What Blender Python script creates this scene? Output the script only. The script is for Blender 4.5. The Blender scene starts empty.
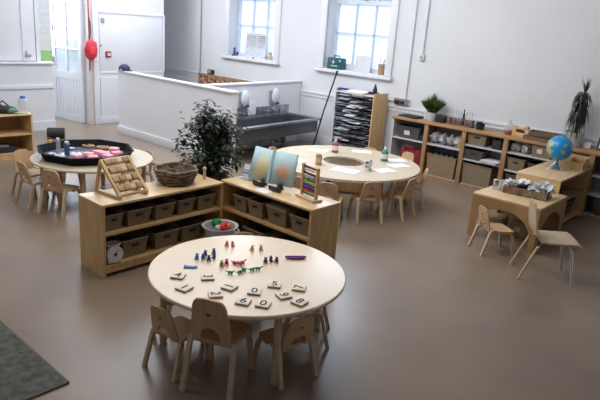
import bpy, bmesh, math, random
from mathutils import Vector, Matrix, noise
random.seed(7)
PI = math.pi
COL = bpy.context.scene.collection
R = math.radians

# ------------------------------------------------------------------ materials
def mat(name, col, rough=.55, metal=0, col2=None, scale=8, stretch=(1,1,1), bump=0, bscale=60, emit=0, spec=None, kind='noise', detail=3, contrast=(.35,.65)):
    m = bpy.data.materials.new(name); m.use_nodes = True
    nt = m.node_tree; N = nt.nodes; L = nt.links
    b = N['Principled BSDF']
    b.inputs['Roughness'].default_value = rough; b.inputs['Metallic'].default_value = metal
    if spec is not None: b.inputs['Specular IOR Level'].default_value = spec
    tc = N.new('ShaderNodeTexCoord'); mp = N.new('ShaderNodeMapping'); mp.inputs['Scale'].default_value = stretch
    L.new(tc.outputs['Object'], mp.inputs['Vector'])
    c1 = (*col, 1); c2 = (*(col2 if col2 else [c*.9 for c in col]), 1)
    rp = N.new('ShaderNodeValToRGB'); rp.color_ramp.elements[0].color = c2; rp.color_ramp.elements[1].color = c1
    rp.color_ramp.elements[0].position = contrast[0]; rp.color_ramp.elements[1].position = contrast[1]
    if kind == 'weave':
        t = N.new('ShaderNodeTexWave'); t.inputs['Scale'].default_value = scale; t.inputs['Distortion'].default_value = 2.5; t.bands_direction = 'Z'
        t2 = N.new('ShaderNodeTexWave'); t2.inputs['Scale'].default_value = scale; t2.inputs['Distortion'].default_value = 2.5; t2.bands_direction = 'DIAGONAL'
        L.new(mp.outputs[0], t.inputs[0]); L.new(mp.outputs[0], t2.inputs[0])
        mx = N.new('ShaderNodeMath'); mx.operation = 'MULTIPLY'; L.new(t.outputs['Fac'], mx.inputs[0]); L.new(t2.outputs['Fac'], mx.inputs[1]); fac = mx.outputs[0]
        rp.color_ramp.elements[0].position = .0; rp.color_ramp.elements[1].position = .6
    else:
        t = N.new('ShaderNodeTexNoise'); t.inputs['Scale'].default_value = scale; t.inputs['Detail'].default_value = detail
        L.new(mp.outputs[0], t.inputs['Vector']); fac = t.outputs['Fac']
    L.new(fac, rp.inputs['Fac']); L.new(rp.outputs['Color'], b.inputs['Base Color'])
    if bump:
        bp = N.new('ShaderNodeBump'); bp.inputs['Strength'].default_value = bump; bp.inputs['Distance'].default_value = .01
        if kind == 'weave': L.new(fac, bp.inputs['Height'])
        else:
            t3 = N.new('ShaderNodeTexNoise'); t3.inputs['Scale'].default_value = bscale; L.new(tc.outputs['Object'], t3.inputs['Vector']); L.new(t3.outputs['Fac'], bp.inputs['Height'])
        L.new(bp.outputs[0], b.inputs['Normal'])
    if emit:
        b.inputs['Emission Strength'].default_value = emit; L.new(rp.outputs['Color'], b.inputs['Emission Color'])
    return m

M = {}
M['wall'] = mat('wall_paint', (.65,.66,.685), .7, col2=(.62,.63,.655), scale=1.5)
M['white'] = mat('white_gloss_paint', (.70,.71,.74), .35, col2=(.67,.68,.71), scale=2)
M['halfwall'] = mat('half_wall_paint', (.80,.80,.84), .5, col2=(.77,.77,.81), scale=1.2)
M['floor'] = mat('lino_floor', (.25,.188,.14), .29, col2=(.195,.148,.113), scale=1.3, detail=8, bump=.05, bscale=90, spec=.55)
M['ceiling'] = mat('ceiling_paint', (.8,.8,.8), .8)
M['birch'] = mat('birch_ply', (.66,.45,.225), .42, col2=(.56,.36,.165), scale=5, stretch=(1,6,1), detail=5)
M['birch_top'] = mat('birch_top', (.72,.53,.31), .3, col2=(.64,.45,.245), scale=4, stretch=(5,1,1), detail=5)
M['side'] = mat('block_board_side', (.66,.44,.205), .4, col2=(.54,.335,.145), scale=5, stretch=(4,4,.7), detail=4)
M['beech'] = mat('beech_chair', (.60,.40,.235), .4, col2=(.51,.325,.18), scale=7, stretch=(4,1,1), detail=4)
M['pale'] = mat('pale_maple', (.60,.47,.32), .4, col2=(.52,.40,.26), scale=6, stretch=(1,1,4))
M['table'] = mat('cream_laminate', (.76,.62,.46), .3, col2=(.73,.59,.43), scale=3, spec=.5)
M['ringtable'] = mat('maple_laminate', (.66,.56,.43), .25, col2=(.62,.52,.39), scale=3, stretch=(1,5,1), spec=.5)
M['orange_wood'] = mat('shelf_pine', (.42,.245,.11), .45, col2=(.33,.185,.08), scale=4, stretch=(1,6,1), detail=5)
M['post_wood'] = mat('post_pine', (.36,.21,.10), .5, col2=(.28,.16,.075), scale=4, stretch=(5,5,1), detail=5)
M['shelf_white'] = mat('shelf_white', (.55,.56,.58), .5)
M['dark_back'] = mat('shelf_back', (.16,.16,.165), .8)
M['pale_back'] = mat('pale_shelf_back', (.40,.405,.41), .8)
M['shadow_back'] = mat('shaded_back_panel', (.10,.07,.045), .8)  # dark colour carries the shade inside the low shelf units
M['wicker'] = mat('grey_wicker', (.34,.25,.155), .75, col2=(.19,.145,.095), scale=26, kind='weave', bump=.6)
M['wicker_tan'] = mat('tan_wicker', (.38,.27,.165), .75, col2=(.22,.15,.09), scale=24, kind='weave', bump=.6)
M['wicker_dark'] = mat('dark_wicker', (.11,.10,.092), .75, col2=(.055,.05,.045), scale=24, kind='weave', bump=.6)
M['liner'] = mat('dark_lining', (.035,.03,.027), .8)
M['black'] = mat('black_plastic', (.012,.013,.018), .4)
M['blackm'] = mat('black_matt', (.02,.02,.022), .7)
M['steel'] = mat('brushed_steel', (.48,.50,.54), .32, metal=.85, col2=(.26,.28,.31), scale=3, stretch=(1,12,1))
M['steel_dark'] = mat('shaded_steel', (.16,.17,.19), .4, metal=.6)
M['silver'] = mat('silver', (.62,.62,.64), .22, metal=.9)
M['chrome'] = mat('chrome', (.7,.72,.75), .12, metal=1)
M['grey'] = mat('grey_plastic', (.30,.31,.33), .5)
M['greywhite'] = mat('greywhite_plastic', (.62,.63,.66), .4)
M['paper'] = mat('white_paper', (.80,.82,.88), .7, col2=(.74,.76,.82), scale=12)
M['paper_grey'] = mat('grey_paper', (.42,.44,.49), .7, col2=(.20,.21,.24), scale=9)
M['newsprint'] = mat('newsprint', (.62,.63,.66), .8, col2=(.10,.10,.11), scale=16, contrast=(.34,.46), detail=2)
M['dark_paper'] = mat('dark_drawings', (.14,.14,.16), .8, col2=(.04,.04,.05), scale=14)
M['ink'] = mat('ink', (.03,.025,.03), .6)
M['red'] = mat('red_fabric', (.62,.03,.05), .6)
M['darkred2'] = mat('deep_red', (.40,.04,.06), .6)
M['dark_red'] = mat('dark_red_fabric', (.22,.012,.02), .7)
M['redp'] = mat('red_plastic', (.75,.04,.06), .35)
M['green'] = mat('green_plastic', (.02,.30,.08), .35)
M['blue'] = mat('blue_plastic', (.02,.10,.42), .35)
M['lightblue'] = mat('bright_blue_plastic', (.02,.20,.62), .35)
M['navy'] = mat('navy_plastic', (.03,.04,.20), .4)
M['navyblue'] = mat('tin_blue', (.06,.10,.22), .4)
M['purple'] = mat('purple_plastic', (.22,.02,.30), .3)
M['plum'] = mat('plum_plastic', (.11,.03,.15), .35)
M['yellow'] = mat('yellow_plastic', (.80,.52,.10), .35)
M['orange'] = mat('orange_plastic', (.90,.28,.12), .35)
M['tanp'] = mat('tan_plastic', (.45,.28,.12), .4)
M['pink'] = mat('pink_foam', (1.0,.42,.50), .7)
M['matt_black'] = mat('matt_black_tray', (.008,.009,.013), .75, spec=.15)
M['teal'] = mat('green_case', (.01,.085,.085), .4)
M['tile'] = mat('wooden_tile', (.82,.74,.65), .5, col2=(.76,.67,.57), scale=20)
M['tile_edge'] = mat('tile_edge', (.42,.29,.21), .6)
M['leaf'] = mat('dark_leaf', (.03,.058,.022), .6, col2=(.010,.02,.009), scale=25)
M['leaf_grass'] = mat('grass_leaf', (.10,.19,.045), .5, col2=(.012,.03,.012), scale=14)
M['leaf_spider'] = mat('dark_strap_leaf', (.018,.024,.014), .5)
M['stem'] = mat('stem', (.10,.065,.04), .8)
M['soil'] = mat('soil', (.03,.02,.015), .9)
M['pot'] = mat('white_pot', (.55,.56,.58), .4)
M['terracotta'] = mat('red_pot', (.38,.04,.035), .5)
M['rug'] = mat('grey_rug', (.17,.175,.16), .95, col2=(.085,.09,.082), scale=22, detail=8, bump=1, bscale=260)
M['rug_edge'] = mat('rug_binding', (.14,.12,.085), .9)
M['brownbox'] = mat('bark_brown', (.33,.24,.155), .8, col2=(.13,.09,.055), scale=16, detail=6, bump=.6, bscale=50)
M['twig'] = mat('grey_twig', (.27,.205,.145), .85, col2=(.10,.075,.05), scale=30, detail=5, bump=.6, bscale=70)
M['tray_brown'] = mat('brown_tray', (.17,.10,.065), .6)
M['leafboard'] = mat('autumn_pattern', (.42,.27,.15), .7, col2=(.12,.03,.03), scale=16, detail=5, contrast=(.45,.55))
M['graywater'] = mat('tray_floor', (.16,.17,.22), .15, col2=(.11,.12,.16), scale=6)
M['capblue'] = mat('navy_cap', (.025,.035,.09), .7)
M['cardboard'] = mat('cardboard', (.40,.27,.15), .8)
M['frost'] = mat('glowing_frosted_glass', (.66,.79,1.0), .5, col2=(.60,.74,.97), scale=1.5, emit=.62)  # panes emit light themselves, standing in for daylight behind the film
M['siding'] = mat('outside_siding', (.74,.68,.76), .8, emit=.30)  # siding glows slightly in place of outdoor daylight
M['grass'] = mat('outside_grass', (.30,.50,.18), .9, col2=(.22,.42,.14), scale=4, emit=.25)  # emission brightens the lawn as if sunlit
M['paving'] = mat('outside_paving', (.7,.71,.74), .8, emit=.4)  # daylight on the paving is put in as emission
M['treeleaf'] = mat('outside_foliage', (.30,.55,.22), .9, col2=(.12,.28,.10), scale=5, emit=.5)  # leaves emit their own colour to look daylit
M['bagfold'] = mat('cloudy_plastic', (.50,.50,.50), .3, col2=(.26,.26,.27), scale=22)
def glassy(name, col, alpha):
    m = bpy.data.materials.new(name); m.use_nodes = True; b = m.node_tree.nodes['Principled BSDF']
    b.inputs['Base Color'].default_value = (*col,1); b.inputs['Alpha'].default_value = alpha; b.inputs['Roughness'].default_value = .1
    return m
M['glass'] = glassy('clear_glass', (.62,.70,.80), .5)
M['clear'] = glassy('clear_plastic', (.62,.68,.72), .38)
def globe_mat():
    m = mat('globe_map', (.02,.30,.62), .25); nt = m.node_tree; N = nt.nodes; L = nt.links
    tc = N['Texture Coordinate']; t = N.new('ShaderNodeTexNoise'); t.inputs['Scale'].default_value = 9; t.inputs['Detail'].default_value = 4
    rp = N.new('ShaderNodeValToRGB'); e = rp.color_ramp.elements; e[0].position = .54; e[0].color = (.015,.27,.62,1); e[1].position = .57; e[1].color = (.42,.48,.10,1)
    e2 = e.new(.66); e2.color = (.50,.30,.10,1)
    L.new(tc.outputs['Object'], t.inputs['Vector']); L.new(t.outputs['Fac'], rp.inputs['Fac']); L.new(rp.outputs['Color'], N['Principled BSDF'].inputs['Base Color'])
    return m
M['globe'] = globe_mat()
def page_mat(name, base, blob, bc):
    m = mat(name, base, .5, col2=[c*.85 for c in base], scale=9); nt = m.node_tree; N = nt.nodes; L = nt.links
    tc = N['Texture Coordinate']; g = N.new('ShaderNodeTexGradient'); g.gradient_type = 'SPHERICAL'; mp = N.new('ShaderNodeMapping')
    mp.vector_type = 'TEXTURE'; mp.inputs['Location'].default_value = blob[0]; mp.inputs['Scale'].default_value = blob[1]
    L.new(tc.outputs['Object'], mp.inputs[0]); L.new(mp.outputs[0], g.inputs[0])
    ns = N.new('ShaderNodeTexNoise'); ns.inputs['Scale'].default_value = 30; L.new(tc.outputs['Object'], ns.inputs[0])
    mu = N.new('ShaderNodeMath'); mu.operation = 'MULTIPLY'; L.new(g.outputs['Fac'], mu.inputs[0]); L.new(ns.outputs['Fac'], mu.inputs[1])
    rp = N.new('ShaderNodeValToRGB'); rp.color_ramp.elements[0].position = .08; rp.color_ramp.elements[1].position = .25; L.new(mu.outputs[0], rp.inputs[0])
    mx = N.new('ShaderNodeMix'); mx.data_type = 'RGBA'; L.new(rp.outputs[0], mx.inputs['Factor'])
    L.new(N['Color Ramp'].outputs[0], mx.inputs['A']); mx.inputs['B'].default_value = (*bc,1)
    L.new(mx.outputs['Result'], N['Principled BSDF'].inputs['Base Color']); return m
M['pageL'] = page_mat('picture_page_left', (.48,.69,.76), ((-.09,0,.12),(.10,.3,.15)), (.76,.72,.42))
M['pageR'] = page_mat('picture_page_right', (.48,.68,.76), ((.11,0,.12),(.08,.3,.09)), (.80,.45,.34))

# ------------------------------------------------------------------ mesh builder
class MB:
    def __init__(s): s.bm = bmesh.new()
    def _x(s, vs, mtx):
        bmesh.ops.transform(s.bm, matrix=mtx, verts=vs); return s
    def box(s, c, d, rz=0, rot=None, bev=0):
        r = bmesh.ops.create_cube(s.bm, size=1); vs = r['verts']
        bmesh.ops.scale(s.bm, vec=d, verts=vs)
        if bev:
            es = list({e for v in vs for e in v.link_edges}); q = bmesh.ops.bevel(s.bm, geom=es, offset=bev, segments=2, affect='EDGES', profile=.6)
            vs = list({v for f in q['faces'] for v in f.verts} | {v for v in vs if v.is_valid})
        m = Matrix.Translation(c) @ (rot.to_matrix().to_4x4() if rot is not None else Matrix.Rotation(rz,4,'Z'))
        return s._x(vs, m)
    def bx(s, x0,x1,y0,y1,z0,z1, bev=0): return s.box(((x0+x1)/2,(y0+y1)/2,(z0+z1)/2),(x1-x0,y1-y0,z1-z0),bev=bev)
    def cyl(s, p0, p1, r0, r1=None, seg=16, caps=True):
        p0, p1 = Vector(p0), Vector(p1); r1 = r0 if r1 is None else r1; d = p1-p0
        q = bmesh.ops.create_cone(s.bm, cap_ends=caps, segments=seg, radius1=r0, radius2=max(r1,1e-4), depth=d.length)
        m = Matrix.Translation((p0+p1)/2) @ d.to_track_quat('Z','Y').to_matrix().to_4x4()
        return s._x(q['verts'], m)
    def bar(s, p0, p1, w, t, up=(0,0,1)):
        p0, p1 = Vector(p0), Vector(p1); d = (p1-p0); L = d.length; z = d.normalized(); u = Vector(up)
        if abs(z.dot(u)) > .98: u = Vector((0,1,0))
        x = u.cross(z).normalized(); y = z.cross(x)
        m = Matrix((x,y,z)).transposed().to_4x4(); q = bmesh.ops.create_cube(s.bm, size=1); bmesh.ops.scale(s.bm, vec=(w,t,L), verts=q['verts'])
        return s._x(q['verts'], Matrix.Translation((p0+p1)/2) @ m)
    def sph(s, c, r, seg=12, rot=0):
        q = bmesh.ops.create_uvsphere(s.bm, u_segments=seg, v_segments=max(6,seg*2//3), radius=1)
        rr = (r,r,r) if isinstance(r,(int,float)) else r
        bmesh.ops.scale(s.bm, vec=rr, verts=q['verts']); return s._x(q['verts'], Matrix.Translation(c) @ Matrix.Rotation(rot,4,'Z'))
    def lathe(s, prof, c=(0,0,0), seg=28):
        rings = []
        for r, z in prof:
            rings.append([s.bm.verts.new((c[0]+r*math.cos(2*PI*k/seg), c[1]+r*math.sin(2*PI*k/seg), c[2]+z)) for k in range(seg)])
        for a, b in zip(rings, rings[1:]):
            for k in range(seg): s.bm.faces.new((a[k], a[(k+1)%seg], b[(k+1)%seg], b[k]))
        if prof[0][0] > 1e-4: s.bm.faces.new(rings[0][::-1])
        if prof[-1][0] > 1e-4: s.bm.faces.new(rings[-1])
        return s
    def prism(s, pts, d, frame=None):            # polygon in local XY extruded d along local Z
        a = [s.bm.verts.new((x,y,0)) for x,y in pts]; b = [s.bm.verts.new((x,y,d)) for x,y in pts]; n = len(pts)
        s.bm.faces.new(a[::-1]); s.bm.faces.new(b)
        for k in range(n): s.bm.faces.new((a[k],a[(k+1)%n],b[(k+1)%n],b[k]))
        if frame is not None: s._x(a+b, frame)
        return s
    def tube(s, pts, r, seg=8):
        pts = [Vector(p) for p in pts]; rings = []
        rr = r if isinstance(r,(list,tuple)) else [r]*len(pts)
        for i, p in enumerate(pts):
            t = (pts[min(i+1,len(pts)-1)] - pts[max(i-1,0)]).normalized()
            u = Vector((0,0,1)) if abs(t.z) < .9 else Vector((0,1,0)); x = u.cross(t).normalized(); y = t.cross(x)
            rings.append([s.bm.verts.new(p + x*rr[i]*math.cos(2*PI*k/seg) + y*rr[i]*math.sin(2*PI*k/seg)) for k in range(seg)])
        for a, b in zip(rings, rings[1:]):
            for k in range(seg): s.bm.faces.new((a[k], a[(k+1)%seg], b[(k+1)%seg], b[k]))
        s.bm.faces.new(rings[0][::-1]); s.bm.faces.new(rings[-1]); return s
    def ribbon(s, pts, ws, t):                   # flat bent strip (pts in 3D, width along given dir t[1]), thickness
        th, side = t; side = Vector(side); pts = [Vector(p) for p in pts]; rings = []
        for i, p in enumerate(pts):
            d = (pts[min(i+1,len(pts)-1)] - pts[max(i-1,0)]).normalized(); nrm = d.cross(side).normalized(); w = ws[i] if isinstance(ws,(list,tuple)) else ws
            rings.append([s.bm.verts.new(p + side*a*w/2 + nrm*b*th/2) for a, b in ((-1,-1),(1,-1),(1,1),(-1,1))])
        for a, b in zip(rings, rings[1:]):
            for k in range(4): s.bm.faces.new((a[k], a[(k+1)%4], b[(k+1)%4], b[k]))
        s.bm.faces.new(rings[0][::-1]); s.bm.faces.new(rings[-1]); return s
    def leaf(s, p, d, L, W, droop=.2):
        p = Vector(p); d = Vector(d).normalized(); side = d.cross(Vector((0,0,1)));
        side = side.normalized() if side.length > .01 else Vector((1,0,0))
        m = p + d*L*.5 + Vector((0,0,-droop*L*.15)); e = p + d*L + Vector((0,0,-droop*L))
        v = [s.bm.verts.new(q) for q in (p, m+side*W/2, e, m-side*W/2)]
        s.bm.faces.new(v); return s
    def build(s, name, m, parent=None, smooth=True, solid=0, kind=None):
        bm = s.bm; bmesh.ops.recalc_face_normals(bm, faces=bm.faces)
        for f in bm.faces: f.smooth = smooth
        for e in bm.edges:
            if len(e.link_faces) == 2 and e.calc_face_angle(0) > R(38): e.smooth = False
        me = bpy.data.meshes.new(name); bm.to_mesh(me); bm.free(); me.materials.append(m)
        o = bpy.data.objects.new(name, me); COL.objects.link(o)
        if parent: o.parent = parent
        if kind: o['kind'] = kind
        if solid:
            md = o.modifiers.new('s','SOLIDIFY'); md.thickness = solid
        return o
def T(name, label, cat, loc=(0,0,0), rz=0, group=None):
    o = bpy.data.objects.new(name, None); o.empty_display_size = .1; COL.objects.link(o); o.location = loc; o.rotation_euler = (0,0,rz)
    o['label'] = label; o['category'] = cat
    if group: o['group'] = group
    return o
def tag(o, label, cat, group=None, loc=None, rz=None):
    o['label'] = label; o['category'] = cat
    if group: o['group'] = group
    if loc is not None: o.location = loc
    if rz is not None: o.rotation_euler = (0,0,rz)
    return o
def S(o): o['kind'] = 'structure'; return o
def dup(root, loc, rz, label, group=None):
    r = root.copy(); COL.objects.link(r); r.location = loc; r.rotation_euler = (0,0,rz); r['label'] = label
    if group: r['group'] = group
    for ch in list(root.children):
        c = ch.copy(); COL.objects.link(c); c.parent = r
        for g in ch.children:
            d = g.copy(); COL.objects.link(d); d.parent = c
    return r
def arc(cx, cy, r, a0, a1, n): return [(cx+r*math.cos(R(a0+(a1-a0)*k/n)), cy+r*math.sin(R(a0+(a1-a0)*k/n))) for k in range(n+1)]
def frame(o, x, y, z): 
    m = Matrix((x,y,z)).transposed().to_4x4(); m.translation = o; return m

# ------------------------------------------------------------------ camera
f = 581.0
def nv(v): return Vector(v).normalized()
Zc = nv((146,1930,f)); Xc = nv((690,-227,f)); Xc = (Xc - Zc*Xc.dot(Zc)).normalized(); Yc = Zc.cross(Xc)
cd = bpy.data.cameras.new('camera'); cam = bpy.data.objects.new('camera', cd); COL.objects.link(cam)
mm = Matrix((Xc, Yc, Zc)).to_4x4(); mm.translation = (0,0,1.9); cam.matrix_world = mm
cd.sensor_width = 36; cd.lens = f*36/600; cd.clip_start = .05; cd.clip_end = 200
bpy.context.scene.camera = cam

# ------------------------------------------------------------------ room shell
XL, YB, XR, YF, H = -9.28, 7.45, 1.6, -2.6, 3.4
S(MB().bx(XL-1.5, XR+.2, YF-.2, YB+.3, -.1, 0).build('floor', M['floor']))
S(MB().bx(XL-1.5, XR+.2, YF-.2, YB+.3, H, H+.1).build('ceiling', M['ceiling']))
W = [(-8.43,-7.25),(-6.12,-4.93)]; WZ0, WZ1 = 1.27, 3.1
b = MB(); b.bx(XL-1.3, W[0][0], YB, YB+.3, 0, H); b.bx(W[0][1], W[1][0], YB, YB+.3, 0, H); b.bx(W[1][1], XR+.2, YB, YB+.3, 0, H)
for w in W: b.bx(w[0], w[1], YB, YB+.3, 0, WZ0); b.bx(w[0], w[1], YB, YB+.3, WZ1, H)
S(b.build('wall_back', M['wall'], smooth=False))
DY0, DY1, DZ = 4.28, 5.09, 2.75
b = MB(); b.bx(XL-.2, XL, YF, DY0, 0, H); b.bx(XL-.2, XL, DY1, 6.6, 0, H); b.bx(XL-.2, XL, DY0, DY1, DZ, H)
b.bx(XL-1.4, XL-.2, 6.5, 6.6, 0, H); b.bx(XL-1.4, XL-1.3, 6.6, YB, 0, H)
S(b.build('wall_left', M['wall'], smooth=False))
S(MB().bx(XR, XR+.15, YF, YB, 0, H).build('wall_right', M['wall'])); S(MB().bx(XL-.2, XR, YF-.15, YF, 0, H).build('wall_front', M['wall']))
# low boxed wainscot left of the outer door, with cap and rail
b = MB(); b.bx(XL, -9.12, YF+.01, 4.40, 0, 1.03); b.bx(XL, -9.09, YF+.01, 4.42, 1.03, 1.06, bev=.006); b.bx(-9.12, -9.10, YF+.01, 4.40, .66, .72, bev=.005); b.bx(-9.12,-9.10,YF+.01,4.40,0,.14)
S(b.build('trim_1', M['wall']))
# dado rail and skirting of window wall
b = MB(); b.bx(-10.5, XR, YB-.03, YB, .83, .87, bev=.008); b.bx(-10.5, XR, YB-.016, YB, .78, .83)
S(b.build('trim_2', M['white']))
b = MB(); b.bx(XL, XL+.025, DY1+.2, 6.6, .86, .90, bev=.006); b.bx(XL, XL+.012, 5.28, 6.6, .79, .86)
S(b.build('trim_3', M['white']))
S(MB().bx(-10.5, XR, YB-.02, YB, 0, .16, bev=.005).build('baseboard_back', M['white']))
S(MB().bx(XL, XL+.02, DY1+.19, 6.6, 0, .14, bev=.005).build('baseboard_left', M['white']))
# outer door frame
S(MB().bx(XL-.2, XL+.03, DY0-.06, DY0, 1.06, DZ+.08).bx(XL-.2, XL+.03, DY0, DY1, DZ, DZ+.08).build('trim_6', M['white']))
b = MB(); b.bx(XL-.2, XL+.03, DY1, DY1+.07, 0, DZ+.08)
S(b.build('trim_4', M['cardboard'] if False else mat('pinkish_frame', (.62,.52,.50), .5)))
S(MB().bx(XL, XL+.06, DY1+.07, DY1+.18, 0, DZ+.1, bev=.01).build('trim_5', M['white']))
# the closed leaf folded back on the wall left of the opening
dl = S(MB().bx(XL, XL+.04, 3.1, 4.20, 1.07, 2.8, bev=.004).bx(XL+.04, XL+.05, 4.0, 4.02, 1.07, 2.8).build('door_2', M['white']))
MB().bx(XL+.05, XL+.07, 4.03, 4.12, 1.13, 1.17, bev=.004).cyl((XL+.06,4.05,1.12),(XL+.06,4.05,1.22),.008).build('door_latch', M['grey'], dl)
# inner white door right of the outer door
d1 = S(MB().bx(XL, XL+.02, 5.30, 6.56, .14, .79).bx(XL, XL+.022, 5.30, 6.56, .90, 1.86, bev=.004).build('door_3', M['wall']))
MB().bx(XL, XL+.035, 5.29, 6.6, 1.86, 1.89, bev=.004).bx(XL, XL+.03, 6.565, 6.6, .9, 1.86).build('door_frame', M['white'], d1)
MB().bx(XL+.02, XL+.04, 5.24, 5.29, 1.72, 1.79, bev=.004).bx(XL+.02, XL+.04, 5.33, 5.39, 1.71, 1.78, bev=.004).build('door_hinge', M['grey'], d1)
MB().bx(XL+.02, XL+.04, 5.28, 5.33, 1.32, 1.35, bev=.003).build('door_bolt', M['grey'], d1)
# glazed door leaf standing open outward
L_ = S(MB().bx(0,.8,-.02,.02,.0,.02).bx(0,.08,-.02,.02,0,2.7).bx(.72,.8,-.02,.02,0,2.7).bx(.08,.72,-.02,.02,.72,.86).bx(.08,.72,-.02,.02,0,.12).bx(.08,.72,-.02,.02,2.6,2.7)
  .bx(.08,.72,-.02,.02,1.22,1.25).bx(.08,.72,-.02,.02,1.60,1.63).bx(.08,.72,-.02,.02,1.98,2.01).bx(.385,.415,-.02,.02,.86,2.6).build('door_1', M['white']))
L_.location = (XL-.12, DY1-.04, 0); L_.rotation_euler = (0,0,R(188))
b = MB()
for k in range(8): b.bx(.085+k*.079, .155+k*.079, -.014, .014, .12, .72)
b.build('boarded_panel', M['white'], L_)
MB().bx(.08,.72,-.003,.003,.86,2.6).build('door_glass', M['glass'], L_)
MB().box((.76,.03,1.0),(.03,.03,.14),bev=.004).cyl((.76,.03,1.5),(.76,.03,1.62),.012).build('door_handle', M['grey'], L_)
tag(MB().bx(XL+.030, XL+.042, 5.092, 5.112, .92, 2.6, bev=.003).build('red_strap', M['darkred2']), 'narrow red strip running down the frame of the open outer door', 'strip')

# windows
def window(n, x0, x1):
    b = MB()   # architrave + sill
    b.bx(x0-.12, x0, YB-.03, YB+.02, WZ0, WZ1+.12, bev=.008); b.bx(x1, x1+.12, YB-.03, YB+.02, WZ0, WZ1+.12, bev=.008); b.bx(x0-.12, x1+.12, YB-.03, YB+.02, WZ1, WZ1+.12)
    w = S(b.build('window_%d' % n, M['white']))
    MB().bx(x0-.15, x1+.15, YB-.07, YB+.2, WZ0-.055, WZ0-.005, bev=.01).build('window_sill', M['white'], w)
    b = MB(); y0, y1 = YB+.19, YB+.23; mx = mat('sash_grey', (.62,.66,.74), .5) if n == 1 else bpy.data.materials['sash_grey']
    b.bx(x0, x0+.05, y0, y1+.03, WZ0, WZ1); b.bx(x1-.05, x1, y0, y1+.03, WZ0, WZ1); b.bx(x0, x1, y0, y1+.03, WZ0, WZ0+.06); b.bx(x0, x1, y0-.02, y1+.03, 2.27, 2.33); b.bx(x0,x1,y0,y1+.03,WZ1-.05,WZ1)
    for k in (1,2): X = x0+.05+(x1-x0-.1)*k/3; b.bx(X-.011, X+.011, y0, y1, WZ0, WZ1)
    for z in (1.83, 2.72): b.bx(x0, x1, y0, y1, z-.011, z+.011)
    b.build('window_sash', mx, w)
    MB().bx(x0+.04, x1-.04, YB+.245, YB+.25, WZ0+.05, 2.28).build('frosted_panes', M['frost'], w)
    MB().bx(x0+.04, x1-.04, YB+.245, YB+.25, 2.32, WZ1-.04).build('clear_panes', M['glass'], w)
    MB().box(((x0+x1)/2, YB+.16, 2.34),(.06,.03,.03),bev=.006).build('sash_catch', M['grey'], w)
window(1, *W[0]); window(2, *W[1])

# outdoors
S(MB().bx(-40, XL-1.5, -10, 25, -.12, -.02).build('ground', M['paving'])); 
b = MB()
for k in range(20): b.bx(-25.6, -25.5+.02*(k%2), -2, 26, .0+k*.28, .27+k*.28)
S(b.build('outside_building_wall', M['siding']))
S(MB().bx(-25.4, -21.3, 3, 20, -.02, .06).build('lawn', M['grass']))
b = MB()
for k in range(150):
    b.sph((random.uniform(-9,-3.5), random.uniform(9.8,11), random.uniform(2.2,4.5)), random.uniform(.15,.4), 6)
b.cyl((-6.2,10.4,-.02),(-6.2,10.4,3),.2)
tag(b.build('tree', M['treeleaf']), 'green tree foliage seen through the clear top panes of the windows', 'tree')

# ------------------------------------------------------------------ half walls and sink
hw = S(MB().bx(-8.45, -5.73, 5.14, 5.24, 0, .985).build('wall_partition', M['halfwall']))
MB().bx(-8.47, -5.71, 5.12, 5.26, .985, 1.01, bev=.005).build('partition_cap', M['white'], hw)
MB().bx(-8.46, -5.72, 5.12, 5.14, 0, .12, bev=.005).build('partition_baseboard', M['white'], hw)
hw2 = S(MB().bx(-.1, 0, 0.012, 2.21, 0, .985).build('wall_sink', M['halfwall'])); hw2.location = (-6.40,5.24,0); hw2.rotation_euler = (0,0,R(4.5))
MB().bx(-.12, .02, .02, 2.21, .985, 1.01, bev=.005).build('partition_cap', M['white'], hw2)
sk = T('trough_sink', 'long stainless steel trough sink fixed low on the white half wall', 'sink', (-6.397, 5.3, 0), R(4.5))
b = MB(); LY = 1.85
b.bx(0.01,.05,0,LY,.47,.50).bx(.58,.66,0,LY,.465,.50,bev=.008).bx(.05,.58,0,.05,.47,.50).bx(.05,.58,LY-.05,LY,.47,.50)
b.build('rim', M['steel'], sk)
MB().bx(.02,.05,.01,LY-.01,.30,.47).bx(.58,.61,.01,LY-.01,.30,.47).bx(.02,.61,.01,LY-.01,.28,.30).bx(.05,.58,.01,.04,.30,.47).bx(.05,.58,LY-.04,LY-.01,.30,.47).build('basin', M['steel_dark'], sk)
MB().bx(.0,.015,0,LY-.02,.50,.64).build('splashback', M['steel'], sk)
for k, y in enumerate((.45,.72,1.28,1.5)):
    MB().cyl((.03,y,.56),(.09,y,.56),.016).cyl((.09,y,.53),(.09,y,.60),.015).tube([(.09,y,.60),(.10,y,.625),(.14,y,.625),(.17,y,.61),(.175,y,.585)],.009).build('tap', M['chrome'], sk)
MB().cyl((.3,1.1,.02),(.3,1.1,.28),.025).tube([(.3,1.1,.1),(.3,1.3,.08),(.05,1.4,.12)],.02).build('waste_pipe', M['greywhite'], sk)
MB().bx(.01,.04,.1,.16,0,.3).bx(.01,.04,1.7,1.76,0,.3).build('bracket', M['steel_dark'], sk)
def disp(y, label):
    t = T('soap_dispenser', label, 'dispenser', (-6.395-(y-5.24)*.0787, y, .66), R(4.5), 'dispensers above the sink')
    MB().sph((.04,0,.13),(.045,.088,.125),20).build('cover', M['white'], t)
    MB().box((.012,-.03,.11),(.022,.16,.22),bev=.008).build('back_plate', M['grey'], t)
    MB().box((.06,.02,.02),(.05,.06,.035),bev=.01).build('push_lever', M['navy'], t)
disp(6.03, 'rounded white wall dispenser nearer the end of the half wall'); disp(6.74, 'rounded white wall dispenser farther along, nearer the windows')
tag(MB().box((0,0,.10),(.012,.20,.20),bev=.004).build('wall_notice', M['paper']), 'white square notice behind the taps over the steel sink', 'notice', loc=(-6.452,6.2,.53), rz=R(4.5))
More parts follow.
